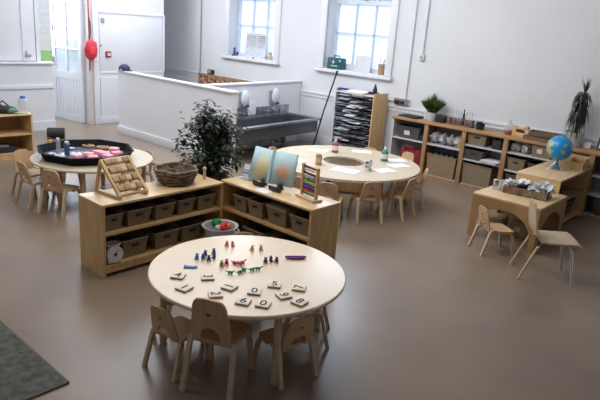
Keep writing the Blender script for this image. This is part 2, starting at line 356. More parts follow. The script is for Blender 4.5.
for i,(y,w,h,mm_,l) in enumerate(((5.5,.10,.12,'clear','pale clear beaker standing behind the sink tap nearest the wall end'),(5.66,.08,.10,'navy','dark blue cup on the left end of the steel sink'))):
    tag(MB().lathe([(w*.35,0),(w*.42,h),(w*.36,h),(w*.3,.01)]).build('beaker',M[mm_]), l,'beaker',loc=(-6.36,y,.50))
# cap on the half wall
hat = T('cap', 'navy blue cap lying on the left end of the half wall', 'cap', (-8.34,5.19,1.01), R(10)); hat.scale = (.88,.88,.9)
MB().lathe([(.10,0),(.105,.02),(.095,.065),(.06,.10),(.0,.115)]).build('crown', M['capblue'], hat)
MB().prism([(0.09*math.cos(R(a)),.09*math.sin(R(a))) for a in range(-60,61,20)]+[(.17*math.cos(R(a)),.12*math.sin(R(a))) for a in range(60,-61,-20)], .008).build('peak', M['capblue'], hat)
MB().sph((.02,-.09,.015),(.03,.02,.015)).build('pink_trim', M['pink'], hat)
# patterned low board behind half wall
t = T('display_screen', 'low wooden framed screen with autumn brown pattern behind the half wall', 'screen', (-9.05,7.28,0))
MB().bx(0,1.5,0,.03,.35,.84).build('patterned_panel', M['leafboard'], t)
MB().bx(-.04,0,-.01,.05,0,.88).bx(1.5,1.54,-.01,.05,0,.88).bx(-.04,1.54,-.01,.04,.84,.88).bx(-.04,1.54,-.01,.04,.31,.35).build('frame', M['post_wood'], t)
t = T('toy_camera', 'small dark box-shaped toy standing on the patterned screen', 'toy', (-8.75,7.30,.88))
MB().box((0,0,.045),(.16,.05,.09),bev=.01).build('body', M['blackm'], t); MB().cyl((0,-.025,.05),(0,-.05,.05),.03).build('lens', M['grey'], t)
tag(MB().tube([(-9.24,7.43,.0),(-9.24,7.43,1.5),(-9.24,7.43,H)],.012).build('pipe', M['grey']), 'thin grey vertical pipe on the wall left of the windows', 'pipe')

# ------------------------------------------------------------------ wall cables & sockets
def conduit(pts, label): tag(MB().tube(pts, .013, 6).build('cable_conduit', M['greywhite']), label, 'conduit')
conduit([(-4.52,7.437,.97),(-4.52,7.437,2.3),(-4.52,7.437,H)], 'pale vertical conduit rising from the double socket to the ceiling')
conduit([(-4.33,7.437,1.63),(-4.33,7.437,2.3),(-4.33,7.437,H)], 'pale vertical conduit ending at the small switch right of the window')
conduit([(-5.7,7.437,.93),(-4.72,7.437,.93)], 'short horizontal conduit left of the double socket')
t = T('wall_switch', 'small grey square switch box on the wall right of the window', 'switch', (-4.33,7.45,1.59))
MB().box((0,-.02,0),(.085,.04,.085),bev=.008).build('box', M['greywhite'], t); MB().box((0,-.043,0),(.03,.008,.045),bev=.003).build('rocker', M['grey'], t)
t = T('double_socket', 'metal double power socket with black plugs on the wall above the long shelf', 'socket', (-4.57,7.45,.935))
MB().box((0,-.02,0),(.25,.04,.09),bev=.006).build('plate', M['silver'], t)
MB().box((-.06,-.06,-.01),(.055,.05,.055),bev=.01).box((.03,-.055,-.01),(.04,.04,.05),bev=.01).build('plug', M['black'], t)
t = T('alarm_button', 'small dark red call point on the white wall beside the outer door', 'call point', (XL+.03,5.45,1.185))
MB().box((0,0,0),(.03,.10,.10),bev=.006).build('box', M['dark_red'], t); MB().box((.016,0.005,0),(.01,.055,.05)).build('glass', M['greywhite'], t)
# red bag by door
t = T('red_bag', 'red bag hanging by a black strap on the outer door frame', 'bag', (XL+.13,5.075,1.10))
MB().sph((0,0,.16),(.07,.115,.17),16).box((0,0,.17),(.11,.19,.26),bev=.04).build('body', M['red'], t)
MB().tube([(0,-.02,.32),(0,.0,.45),(-.03,.01,.62),(-.085,.03,.66)],.012).build('strap', M['black'], t)
MB().box((.06,-.01,.15),(.02,.10,.12),bev=.01).build('front_pocket', M['redp'], t)

# ------------------------------------------------------------------ window sill things
SZ = WZ0-.005
t = T('figurine', 'small dark figurine on the left end of the left window sill', 'figurine', (-8.33,7.5,SZ))
MB().lathe([(.055,0),(.055,.012),(.02,.05),(.022,.09),(.012,.11)]).build('body', M['navy'], t); MB().sph((0,0,.13),.024).build('head', M['navy'], t)
t = T('notice_sheet', 'large white printed sheet leaning in the left window', 'notice', (-7.86,7.56,SZ)); t.scale = (1.18,1,1.06)
MB().box((0,.03,.21),(.46,.008,.41),rot=Matrix.Rotation(R(-6),3,'X').to_euler()).build('sheet', mat('grey_white_print',(.60,.62,.68),.7,col2=(.50,.52,.58),scale=22), t)
b = MB()
for k in range(9): b.box((-.09+random.uniform(-.02,.02),.024-.0+(.21-.06-k*.037-.0)*0, .37-k*.037),(.2,.002,.008))
for k in range(9): b.box((.13,.024,.37-k*.037),(.14,.002,.012))
b.build('printed_lines', M['grey'], t)
for k in range(0): pass
t = T('sill_jar', 'small tan jar on the right end of the left window sill', 'jar', (-7.42,7.52,SZ))
MB().lathe([(.04,0),(.045,.05),(.04,.10),(.03,.115)]).build('body', M['pale'], t); MB().lathe([(.033,.115),(.033,.135)]).build('lid', M['cardboard'], t)
tag(MB().sph((0,0,.012),(.02,.014,.012),10).build('pebble', M['ink']), 'tiny dark pebble on the front edge of the left window sill','pebble',loc=(-7.72,7.40,SZ))
t = T('first_aid_case', 'dark green first aid case on the left end of the right window sill', 'first aid case', (-5.90,7.5,SZ))
MB().box((0,0,.09),(.30,.12,.18),bev=.02).build('case', M['teal'], t); MB().tube([(-.06,0,.18),(-.055,0,.21),(.055,0,.21),(.06,0,.18)],.009).build('handle', M['black'], t)
MB().box((-.02,-.062,.115),(.018,.004,.055)).box((-.02,-.062,.115),(.055,.004,.018)).build('cross_mark', M['white'], t)
MB().box((.0,-.062,.055),(.13,.004,.012)).box((.11,-.062,.14),(.03,.004,.03)).build('label_print', M['greywhite'], t)
t = T('white_card', 'plain white card standing in the right window', 'card', (-5.44,7.56,SZ))
MB().box((0,.02,.125),(.30,.006,.25),rot=Matrix.Rotation(R(-6),3,'X').to_euler()).build('card', M['greywhite'], t)
MB().box((-.27,.01,.05),(.24,.006,.10)).build('small_card', M['greywhite'], t)
t = T('pencil_pot', 'brown pot of pens at the right end of the right window sill', 'pencil pot', (-5.03,7.5,SZ)); t.scale = (1.1,1.1,1.25)
MB().lathe([(.045,0),(.055,.13),(.048,.13),(.04,.01)]).build('pot', M['cardboard'], t)
for k,(dx,dy,c) in enumerate(((-.02,.0,'white'),(.015,.01,'redp'),(.02,-.01,'white'),(-.03,.01,'grey'))): MB().cyl((dx*.3,dy,.02),(dx*1.6,dy*1.5,.19),.006,seg=6).build('pen', M[c], t)

# ------------------------------------------------------------------ baskets
def basket(name, label, w, d, h, loc, rz=0, m='wicker', group=None, taper=.82, fill=None, hole=True, tagm=None):
    t = T(name, label, 'basket', loc, rz, group); th = .008
    def ring(x, y, z): return [(-x,-y,z),(x,-y,z),(x,y,z),(-x,y,z)]
    bm = MB(); q = bm.bm
    lv = [ring(w/2*taper,d/2*taper,0), ring(w/2,d/2,h), ring(w/2-th,d/2-th,h), ring(w/2*taper-th,d/2*taper-th,th)]
    vs = [[q.verts.new(p) for p in r] for r in lv]
    for a, b_ in zip(vs, vs[1:]):
        for k in range(4): q.faces.new((a[k],a[(k+1)%4],b_[(k+1)%4],b_[k]))
    q.faces.new(vs[0][::-1]); q.faces.new(vs[3]); bm.build('body', M[m], t)
    r = MB(); r.tube([(-w/2,-d/2,h),(w/2,-d/2,h)],.008,6).tube([(-w/2,d/2,h),(w/2,d/2,h)],.008,6).tube([(-w/2,-d/2,h),(-w/2,d/2,h)],.008,6).tube([(w/2,-d/2,h),(w/2,d/2,h)],.008,6)
    r.build('rim', M[m], t)
    if hole:
        z = h*.70; y = -(d/2)*(taper+(1-taper)*.70)
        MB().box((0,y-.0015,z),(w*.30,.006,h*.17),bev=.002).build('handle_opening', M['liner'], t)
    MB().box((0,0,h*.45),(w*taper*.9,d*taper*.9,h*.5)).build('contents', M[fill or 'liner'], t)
    if tagm: MB().box((-.02,-(d/2)*.95-.004,h*.5),(w*.25,.004,h*.38),rot=Matrix.Rotation(R(8),3,'X').to_euler()).build('name_tag', M[tagm], t)
    return t

# ------------------------------------------------------------------ low shelf units in centre
# unit 1 faces +X
U1 = T('low_shelf_unit', 'low birch two-tier shelf unit running left of the corner, facing the round table', 'shelf unit', (-3.96,2.06,0))
w_, l_, h_ = .34, 1.13, .57
MB().bx(0,w_,0,.02,0,h_-.02).build('side_panel', M['side'], U1); MB().bx(0,w_,l_-.02,l_,0,h_-.02).build('side_panel', M['side'], U1)
MB().bx(-.003,w_+.003,-.003,l_+.003,h_-.02,h_,bev=.004).build('top', M['birch_top'], U1)
MB().bx(.01,w_-.005,.02,l_-.02,.325,.345).build('shelf', M['birch'], U1); MB().bx(.01,w_-.005,.02,l_-.02,.075,.095).build('shelf', M['birch'], U1)
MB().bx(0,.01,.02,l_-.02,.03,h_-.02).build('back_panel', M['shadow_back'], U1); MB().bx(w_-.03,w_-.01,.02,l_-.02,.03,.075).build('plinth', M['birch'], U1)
g = 'grey wicker baskets in the left low unit'
ys = [(2.09,2.25,'leftmost'),(2.27,2.50,'second from left'),(2.52,2.72,'middle'),(2.74,2.92,'fourth from left'),(2.94,3.14,'rightmost')]
for y0, y1, n in ys: basket('wicker_basket', 'grey wicker basket, %s on the upper tier of the left low unit' % n, y1-y0-.015, .26, .125, (-3.775,(y0+y1)/2,.346), R(90), group=g, fill='wicker_dark')
for y0, y1, n in [(2.24,2.46,'beside the kitchen scale'),(2.53,2.76,'in the middle'),(2.79,3.01,'toward the corner')]: basket('wicker_basket', 'grey wicker basket on the lower tier of the left low unit, %s' % n, y1-y0, .26, .14, (-3.78,(y0+y1)/2,.096), R(90), group=g, fill='wicker_dark')
t = T('kitchen_scale', 'white dial kitchen scale at the left end of the lower tier', 'scale', (-3.675,2.165,.096), R(80))
MB().box((0,0,.03),(.11,.10,.06),bev=.015).box((0,0.02,.08),(.07,.06,.06),bev=.012).build('body', M['white'], t)
MB().cyl((0,-.03,.075),(0,-.058,.075),.062,seg=28).build('dial', M['white'], t)
MB().cyl((0,-.0575,.075),(0,-.0605,.075),.012,seg=12).bar((0,-.060,.075),(.02,-.060,.11),.005,.002).build('needle', M['ink'], t)
b = MB()
for k in range(12): a = R(k*30); b.box((.05*math.sin(a),-.059,.075+.05*math.cos(a)),(.004,.002,.004))
b.build('dial_marks', M['grey'], t)
MB().lathe([(.02,.11),(.05,.125),(.06,.145),(.055,.145),(.02,.13)]).build('pan', M['white'], t)
# unit 2 faces -Y
U2 = T('low_shelf_unit', 'low birch shelf unit right of the corner, holding the picture book and abacus', 'shelf unit', (-3.70,3.24,0))
l2, w2 = 1.04, .35
MB().bx(0,.02,0,w2,0,h_-.02).build('side_panel', M['side'], U2); MB().bx(l2-.02,l2,0,w2,0,h_-.02).build('side_panel', M['side'], U2)
MB().bx(-.003,l2+.003,-.003,w2+.003,h_-.02,h_,bev=.004).build('top', M['birch_top'], U2)
MB().bx(.02,l2-.02,.005,w2-.01,.305,.325).build('shelf', M['birch'], U2); MB().bx(.02,l2-.02,.005,w2-.01,.06,.08).build('shelf', M['birch'], U2)
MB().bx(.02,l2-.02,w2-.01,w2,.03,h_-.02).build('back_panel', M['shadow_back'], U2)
for x0, x1, n in [(-3.57,-3.41,'leftmost'),(-3.39,-3.21,'second from left'),(-3.16,-2.94,'third from left, with a paler lid'),(-2.90,-2.70,'nearest the right end')]:
    q = basket('wicker_basket', 'tan wicker basket on the right low unit, %s' % n, x1-x0, .26, .14, ((x0+x1)/2,3.39,.326), 0, m='wicker_tan', group='tan wicker baskets in the right low unit', fill='wicker_dark')
    if 'lid' in n: MB().box((0,0,.152),((x1-x0)+.01,.27,.012),bev=.004).build('lid', M['wicker_tan'], q)
basket('wicker_basket', 'dark wicker basket low in the corner behind the white tub', .26,.24,.13,(-3.30,3.38,.081),0,m='wicker',fill='liner')
basket('wicker_basket', 'wicker basket on the lower tier hidden by the round table', .28,.24,.13,(-2.95,3.38,.081),0,m='wicker_tan',fill='liner')
# tub with toys
t = T('toy_tub', 'white plastic tub of toys on the floor in the corner of the shelf units', 'tub', (-3.48,3.05,0), R(20)); t.scale = (1,1,1.12)
MB().lathe([(.085,0),(.10,.02),(.135,.215),(.152,.22),(.152,.228),(.13,.222),(.09,.02),(0,.015)]).build('tub', M['greywhite'], t)
MB().tube([(-.135,-.03,.215),(-.17,-.02,.20),(-.17,.02,.20),(-.135,.03,.215)],.008).build('handle', M['greywhite'], t); MB().tube([(.135,-.03,.215),(.17,-.02,.20),(.17,.02,.20),(.135,.03,.215)],.008).build('handle', M['greywhite'], t)
for (x,y,z,r,c,l) in ((-.045,0,.185,.052,'green','round green toy in the white tub'),(.05,-.01,.185,.045,'redp','red toy in the white tub'),(.03,-.05,.18,.028,'white','small white ball in the white tub'),(.06,.04,.18,.032,'orange','orange toy at the back of the white tub'),(0,.06,.17,.035,'redp','red toy at the back of the white tub')):
    tag(MB().sph((0,0,0),(r,r*.85,r*.8),12).sph((r*.4,0,r*.5),r*.45,8).build('toy_ball', M[c]), l, 'toy', 'toys in the white tub', loc=(-3.48+x,3.05+y,z+.07))

# ---- things on unit 1
t = T('wooden_rack', 'slanted wooden ladder rack toy with small blocks on the left low unit', 'wooden toy', (-3.80,2.34,.572), R(95))
# rack: sloping frame, length along x
def rk(u, v, off=0): return (u*.82, -.13+v*.235+off*.7, .02+v*.235+off)     # v: 0 bottom front ..1 top
MB().bar(rk(-.15,0),rk(-.15,1),.024,.022).build('rail', M['birch'], t); MB().bar(rk(.15,0),rk(.15,1),.024,.022).build('rail', M['birch'], t)
for v in (.03,.27,.51,.75,.98): MB().bar(rk(-.15,v),rk(.15,v),.018,.02).build('rung', M['birch'], t)
MB().bar((-.123,.105,.235),(-.123,.165,.01),.022,.02).build('prop', M['birch'], t); MB().bar((.123,.105,.235),(.123,.165,.01),.022,.02).build('prop', M['birch'], t)
for sx in (-.123,.123): MB().bar((sx,-.13,.012),(sx,.18,.012),.022,.02).build('foot_rail', M['birch'], t)
k = 0
for v in (.15,.39,.63,.87):
    for u in (-.10,-.035,.03,.10):
        MB().box(rk(u+random.uniform(-.01,.01), v, .012),(.05,.042,.034),rot=Matrix.Rotation(R(46),3,'X').to_euler(),bev=.006).build('block', M[('tanp','cardboard','pale','orange_wood')[(k*7)%4]], t); k += 1
t = T('woven_bowl', 'round rustic woven twig basket on the left low unit', 'basket', (-3.83,2.85,.572), R(30)); t.scale = (1.1,1.1,1.05)
MB().lathe([(.10,0),(.115,.01),(.15,.08),(.158,.115),(.15,.118),(.14,.08),(.105,.02),(0,.015)],seg=36).build('bowl', M['twig'], t)
b = MB()
for j, z in enumerate((.02,.045,.07,.095,.115)):
    rr = .117+.037*min(1,z/.09)
    b.tube([((rr+.008*math.sin(8*a))*math.cos(a),(rr+.008*math.sin(8*a))*math.sin(a),z+.006*math.sin(5*a+j)) for a in [2*PI*q/40 for q in range(41)]],.010,5)
b.build('twigs', M['twig'], t)
MB().tube([(-.15,0,.11),(-.175,-.01,.13),(-.18,.02,.12)],.012).build('side_handle', M['twig'], t); MB().tube([(-.02,.15,.11),(0,.16,.17),(.04,.14,.13)],.008).build('side_handle', M['twig'], t)
tag(MB().cyl((0,0,0),(0,0,.085),.012).sph((0,0,.09),.017).build('wooden_peg', M['pale']), 'small pale wooden peg standing right of the twig basket', 'peg', loc=(-3.80,3.13,.571))
# ---- book and abacus on unit 2
t = T('picture_book', 'open picture book with blue pages propped upright on the right low unit', 'book', (-3.32,3.42,.585), R(8)); t.scale = (1.12,1,.97)
tl = Matrix.Rotation(R(-14),3,'X').to_euler()
def page(sx):
    q = MB(); n = 8; v0 = [q.bm.verts.new((sx*(.215*k/n), -.012*math.sin(PI*k/n)+ .03*(k/n)**2*0, 0)) for k in range(n+1)]; v1 = [q.bm.verts.new((sx*(.215*k/n), -.012*math.sin(PI*k/n)+.0, .29)) for k in range(n+1)]
    for k in range(n): q.bm.faces.new((v0[k],v0[k+1],v1[k+1],v1[k]))
    return q
for sx, mname in ((-1,'pageL'),(1,'pageR')):
    o = page(sx).build('page', M[mname], t, solid=.008); o.rotation_euler = (R(-16), 0, R(-8*sx*-1)); o.location = (0,0,.015)
MB().box((0,.038,.16),(.02,.012,.30),rot=Matrix.Rotation(R(-16),3,'X').to_euler()).build('spine', M['pageL'], t)
for (x, l) in ((-3.38,'left black stand holding up the picture book'),(-3.19,'right black stand holding up the picture book')):
    o = MB().prism([(-.05,0),(.05,0),(.05,.01),(.015,.055),(.0,.055),(-.035,.012),(-.05,.03),(-.056,.03)], .02, frame((0,0,0),Vector((0,1,0)),Vector((0,0,1)),Vector((1,0,0)))).box((.01,-.045,.012),(.12,.03,.018),bev=.004).box((.01,-.062,.025),(.12,.008,.035),bev=.003).build('book_stand', M['black'])
    tag(o, l, 'book stand', loc=(x,3.415,.571))
t = T('leaflet_holder', 'clear holder of white leaflets at the left end of the right low unit', 'leaflet holder', (-3.58,3.45,.571), R(12))
MB().box((0,.0,.01),(.17,.09,.008)).box((0,.05,.06),(.17,.006,.11)).box((-.083,.02,.045),(.004,.06,.07)).build('stand', M['clear'], t)
for k in range(3): MB().box((-.03+.03*k,.035-.02*k,.07-.012*k),(.10,.004,.10),rot=Matrix.Rotation(R(-14),3,'X').to_euler()).build('leaflet', M['paper'], t)
MB().box((-.02,-.01,.055),(.07,.003,.012)).box((0,-.012,.08),(.09,.003,.008)).build('print', M['lightblue'], t)
tag(MB().box((0,0,.001),(.15,.09,.002)).build('paper_sheet', M['paper']), 'white sheet lying under the book on the right low unit', 'paper', loc=(-3.24,3.30,.571), rz=R(-12))
t = T('abacus', 'wooden abacus with rows of coloured beads at the right end of the low unit', 'abacus', (-2.87,3.44,.571), R(-12))
MB().box((0,0,.01),(.24,.10,.02),bev=.005).build('base', M['birch_top'], t)
MB().bx(-.105,-.083,-.012,.012,.02,.275,bev=.004).build('post', M['birch'], t); MB().bx(.083,.105,-.012,.012,.02,.275,bev=.004).build('post', M['birch'], t)
rows = [('dark_red',.255),('white',.232),('dark_red',.205),('white',.182),('green',.155),('yellow',.132),('blue',.108),('plum',.084),('redp',.062),('green',.04)]
for c, z in rows:
    q = MB(); q.cyl((-.085,0,z),(.085,0,z),.002,seg=6); o = q.build('wire', M['silver'], t)
    q = MB()
    n = 10 if c != 'white' else 8
    for j in range(n): q.sph((-.074+j*.0162,0,z),(.008,.010,.010),8)
    q.build('bead_row', M[c], t)

# ---- plant behind
t = T('leafy_plant', 'tall bushy dark green potted plant behind the corner of the shelf units', 'plant', (-4.24,3.54,0))
MB().lathe([(.13,0),(.14,.02),(.175,.40),(.19,.41),(.19,.45),(.17,.45),(.155,.40),(0,.38)]).build('pot', M['terracotta'], t)
MB().lathe([(.0,.385),(.155,.39),(.155,.392)]).build('soil', M['soil'], t)
b = MB(); tips = []
for k in range(38):
    a = random.uniform(0,2*PI); r = random.uniform(.05,.34); z = random.uniform(.58,1.12)
    if z > .95: r *= .6
    e = Vector((r*math.cos(a), r*math.sin(a), z)); m_ = Vector((e.x*.35,e.y*.35,.38+(z-.38)*.6)); b.tube([(0.02*math.cos(a),.02*math.sin(a),.38), m_, e],[.010,.006,.003],5); tips += [(m_,e)]
b.build('stems', M['stem'], t)
b = MB()
for m_, e in tips:
    for j in range(62):
        p = m_.lerp(e, random.random()**.6) + Vector((random.gauss(0,.045),random.gauss(0,.045),random.gauss(0,.045)))
        d = Vector((random.gauss(0,1),random.gauss(0,1),random.uniform(-.6,.7)))
        b.leaf(p, d, random.uniform(.05,.085), random.uniform(.028,.044), .3)
for j in range(120):
    a = random.uniform(0,2*PI); p = Vector((.2*math.cos(a),.2*math.sin(a),random.uniform(.44,.6))); b.leaf(p,(math.cos(a),math.sin(a),-.3),.06,.03)
b.build('leaves', M['leaf'], t, smooth=False)

# ------------------------------------------------------------------ children's chair
def chair(label, loc, rz, m='beech', group=None, white=False):
    t = T('child_chair', label, 'chair', loc, rz, group)
    # faces +y; seat
    pts = arc(.10,.09,.04,0,90,5)+arc(-.10,.09,.04,90,180,5)+arc(-.115,-.10,.02,180,270,4)+arc(.115,-.10,.02,270,360,4)
    MB().prism(pts,.013,Matrix.Translation((0,0,.255))).build('seat', M[m], t)
    # back panel with arched opening; local plane x (width), s (height) -> lean
    bw0, bw1, bh = .118, .105, .25
    def P3(x, s, curve=True): return Vector((x, -.118 - .18*s - .012*(1-(x/.118)**2), .258 + s*.99))
    n = 24; q = MB(); out = []; inn = []
    # outer contour from bottom-left up, round the top, to bottom right ; inner arch contour
    o2 = [(-bw0,0),(-bw0-.002,.07),(-bw1-.004,.15)] + [(-.055+ (bw1-.055)*-math.cos(R(a))*1.0, bh-.075+.07*math.sin(R(a))) for a in (0,22,45,68,90)] + [(0,bh)] + [(.055+(bw1-.055)*math.cos(R(a)), bh-.075+.07*math.sin(R(a))) for a in (90,68,45,22,0)] + [(bw1+.004,.15),(bw0+.002,.07),(bw0,0)]
    i2 = [(-.062,0),(-.062,.02),(-.062,.035)] + [(-.062*math.cos(R(a)), .035+.058*math.sin(R(a))) for a in (10,28,46,66,80)] + [(0,.093)] + [(.062*math.cos(R(a)), .035+.058*math.sin(R(a))) for a in (80,66,46,28,10)] + [(.062,.035),(.062,.02),(.062,0)]
    th = .011
    A = [q.bm.verts.new(P3(*p)) for p in o2]; B = [q.bm.verts.new(P3(*p)) for p in i2]
    C = [q.bm.verts.new(P3(*p)+Vector((0,-th,-.002))) for p in o2]; D = [q.bm.verts.new(P3(*p)+Vector((0,-th,-.002))) for p in i2]
    for k in range(len(A)-1):
        q.bm.faces.new((A[k],A[k+1],B[k+1],B[k])); q.bm.faces.new((C[k],D[k],D[k+1],C[k+1])); q.bm.faces.new((A[k],C[k],C[k+1],A[k+1])); q.bm.faces.new((B[k],B[k+1],D[k+1],D[k]))
    q.bm.faces.new((A[0],B[0],D[0],C[0])); q.bm.faces.new((A[-1],C[-1],D[-1],B[-1]))
    bk = q.build('backrest', M[m], t)
    e = P3(0,.165)+Vector((0,-th-.002,0)); MB().box(e+Vector((-.007,0,0)),(.008,.004,.014)).box(e+Vector((.006,0,0.001)),(.010,.004,.010)).box(e+Vector((0,0,-.004)),(.022,.004,.005)).build('emblem', M['tray_brown'], bk)
    for sx in (-1,1):
        for sy, fy, top in ((-1,-.182,.295),(1,.165,.245)):
            x = sx*.133; leg = MB()
            if sy < 0: P_ = [(sx*.128,-.04,.262),(sx*.130,-.085,.272),(sx*.131,-.112,.265),(sx*.134,-.125,.23),(sx*.140,-.150,.12),(sx*.146,fy,.0)]
            else: P_ = [(sx*.115,.02,.242),(sx*.117,.07,.245),(sx*.12,.10,.235),(sx*.125,.117,.205),(sx*.130,.135,.12),(sx*.135,fy-.01,.0)]
            leg.ribbon(P_, .027, (.026,(1,0,0))).build('leg', M['pale' if sy < 0 else m], t)
    MB().bar((-.12,.09,.235),(.12,.09,.235),.02,.02).build('seat_rail', M[m], t); MB().bar((-.12,-.09,.245),(.12,-.09,.245),.02,.018).build('seat_rail', M[m], t)
    return t
def face(px, py, cx, cy): return math.atan2(cy-py, cx-px) - PI/2
C0 = chair('bentwood child chair nearest the camera, pushed under the round number table', (-2.10,1.875,0), R(25), group='child chairs')
n0 = (-2.31,2.26)
GC = 'child chairs'
C0.scale = (.93,1,1.12)
def ch(x, y, label, c=None, rz=None, sc=(.92,.95,.89)):
    q = dup(C0, (x,y,0), face(x,y,*c) if c else rz, label, GC); q.scale = sc; return q
ch(-2.38,1.81,'small child chair under the left front of the number table, left of the nearest chair', rz=R(8), sc=(.80,.85,.80))
ch(-1.93,2.20,'small child chair behind the right front table leg of the round number table', rz=R(80), sc=(.85,.85,.80))
ch(-2.10,2.58,'child chair half hidden under the right rim of the round number table', rz=R(128), sc=(.85,.85,.80))
q = ch(-2.69,2.58,'child chair just peeking over the far rim of the round number table', n0); q.scale = (.92,.92,.93)
ch(-2.63,2.05,'child chair whose back edge shows at the far left rim of the number table', n0, sc=(.8,.95,.9))

# ------------------------------------------------------------------ tables
def round_leg(t, x, y, h, mm_='table', foot='pale', r=.022):
    MB().cyl((x,y,.02),(x,y,h),r,seg=16).cyl((x,y,h*.12),(x,y,h*.28),r*1.22,seg=16).cyl((x,y,0),(x,y,.03),r*.9,r*1.15,seg=16).build('leg', M[mm_], t)
def table_round(label, c, r, h, legs, m='table', legm='pale'):
    t = T('round_table', label, 'table', (*c,0))
    MB().lathe([(0,h-.024),(r-.006,h-.024),(r,h-.019),(r,h-.005),(r-.005,h),(0,h)],seg=72).build('tabletop', M[m], t)
    for a in legs: round_leg(t, (r-.09)*math.cos(R(a)), (r-.09)*math.sin(R(a)), h-.024, legm)
    return t
T1 = table_round('cream round low table in the foreground with number tiles and counters on it', n0, .587, .475, (-24,-127,66,156), 'table', 'pale')
o = MB().prism(arc(0,0,.5885,-8,-3,3)+arc(0,0,.584,-3,-8,3), .012, Matrix.Translation((0,0,.458))).build('rim_highlight', M['paper'], T1)  # pale strip modelled on the rim as a glossy highlight

# number tiles
HT = .476; KX = .986
def tile(ch_, x, y, a, label, n=1):
    t = T('number_tile', label, 'number tile', (x*KX,y*KX,HT), R(a), 'wooden number tiles on the round table')
    MB().box((0,0,.0045),(.074,.074,.006),bev=.002).build('backing', M['tile_edge'], t)
    MB().box((0,0,.009),(.074,.074,.005),bev=.0015).build('face', M['tile'], t)
    cu = bpy.data.curves.new('numeral','FONT'); cu.body = ch_; cu.size = .078; cu.align_x = 'CENTER'; cu.align_y = 'CENTER'; cu.extrude = .0006; cu.offset = .0007
    tmp = bpy.data.objects.new('tmp', cu); COL.objects.link(tmp); bpy.context.view_layer.update()
    me = bpy.data.meshes.new_from_object(tmp.evaluated_get(bpy.context.evaluated_depsgraph_get())); bpy.data.objects.remove(tmp)
    me.materials.clear(); me.materials.append(M['ink'])
    o = bpy.data.objects.new('numeral', me); COL.objects.link(o); o.parent = t; o.location = (0,0,.0125)
tile('4',-2.52,1.90,35,'tile with the numeral 4, farthest left on the round table')
tile('3',-2.40,2.02,-35,'tile with the numeral 3 lying on its side, below the blue counters')
tile('1',-2.37,1.83,12,'tile with the numeral 1 nearest the left rim, below the 4 tile')
tile('1',-2.22,2.03,105,'tile with the numeral 1 slanting the other way, below the green counters')
tile('2',-2.20,1.91,-32,'tile with the numeral 2 just above the nearest chair back')
tile('6',-2.04,1.97,28,'tile with the numeral 6 at the front of the table')
tile('0',-2.09,2.10,38,'tile with the numeral 0 behind the other 0 tile')
tile('0',-1.95,2.03,28,'tile with the numeral 0 nearest the front rim, beside the 6')
tile('5',-2.08,2.25,38,'tile with the numeral 5, upright and farthest back of the tiles')
tile('9',-1.95,2.19,-18,'tile with the numeral 9 lying on its side, in front of the 5')
tile('7',-1.96,2.33,122,'tile with the numeral 7 on its side at the far right')
tile('8',-1.84,2.20,5,'tile with the numeral 8 tilted, nearest the right front rim')
# counters
def counter(x, y, c, label, kind='bear', s=1.0, rz=0):
    b = MB()
    if kind == 'bear':
        b.sph((0,0,.016),(.011,.009,.015)).sph((0,-.001,.036),.0095).sph((-.007,0,.045),.004,8).sph((.007,0,.045),.004,8).sph((-.010,-.007,.006),(.006,.010,.006),8).sph((.010,-.007,.006),(.006,.010,.006),8).sph((-.012,-.004,.022),(.004,.008,.004),8).sph((.012,-.004,.022),(.004,.008,.004),8)
    elif kind == 'dino':
        b.sph((0,0,.017),(.020,.009,.011)).tube([(.015,0,.02),(.026,0,.032),(.034,0,.034)],[.006,.0045,.005],8).tube([(-.015,0,.018),(-.028,0,.016),(-.038,0,.022)],[.006,.004,.0015],8)
        for sx in (-.01,.01):
            for sy in (-.006,.006): b.cyl((sx,sy,0),(sx,sy,.014),.0045,seg=8)
    elif kind == 'flat':
        b.sph((0,0,.006),(.036,.014,.006)).sph((.028,.008,.006),(.012,.010,.006),8).sph((-.026,-.010,.006),(.012,.008,.006),8).sph((-.030,.012,.006),(.010,.006,.005),8)
    elif kind == 'boat':
        n = 12; A = []
        for k in range(n+1):
            u = -1+2*k/n; w = .019*(1-u*u)**.7+.0006; A.append([b.bm.verts.new((u*.062, sy*w, zz+abs(u)**3*.006)) for sy, zz in ((-.55,0),(-1,.014),(-.8,.014),(-.4,.004),(.4,.004),(.8,.014),(1,.014),(.55,0))])
        for p, q in zip(A, A[1:]):
            for k in range(8): b.bm.faces.new((p[k],p[(k+1)%8],q[(k+1)%8],q[k]))
        b.bm.faces.new(A[0]); b.bm.faces.new(A[-1][::-1])
    o = b.build('counting_counter' if kind != 'boat' else 'toy_boat', M[c]); o.scale = (s,s,s*.82)
    tag(o, label, 'counter' if kind != 'boat' else 'toy boat', 'coloured plastic counters on the round table', loc=(x*KX,y*KX,HT), rz=R(rz))
counter(-2.58,2.035,'lightblue','bright blue flat figure lying leftmost of the counters','flat',1.05,40)
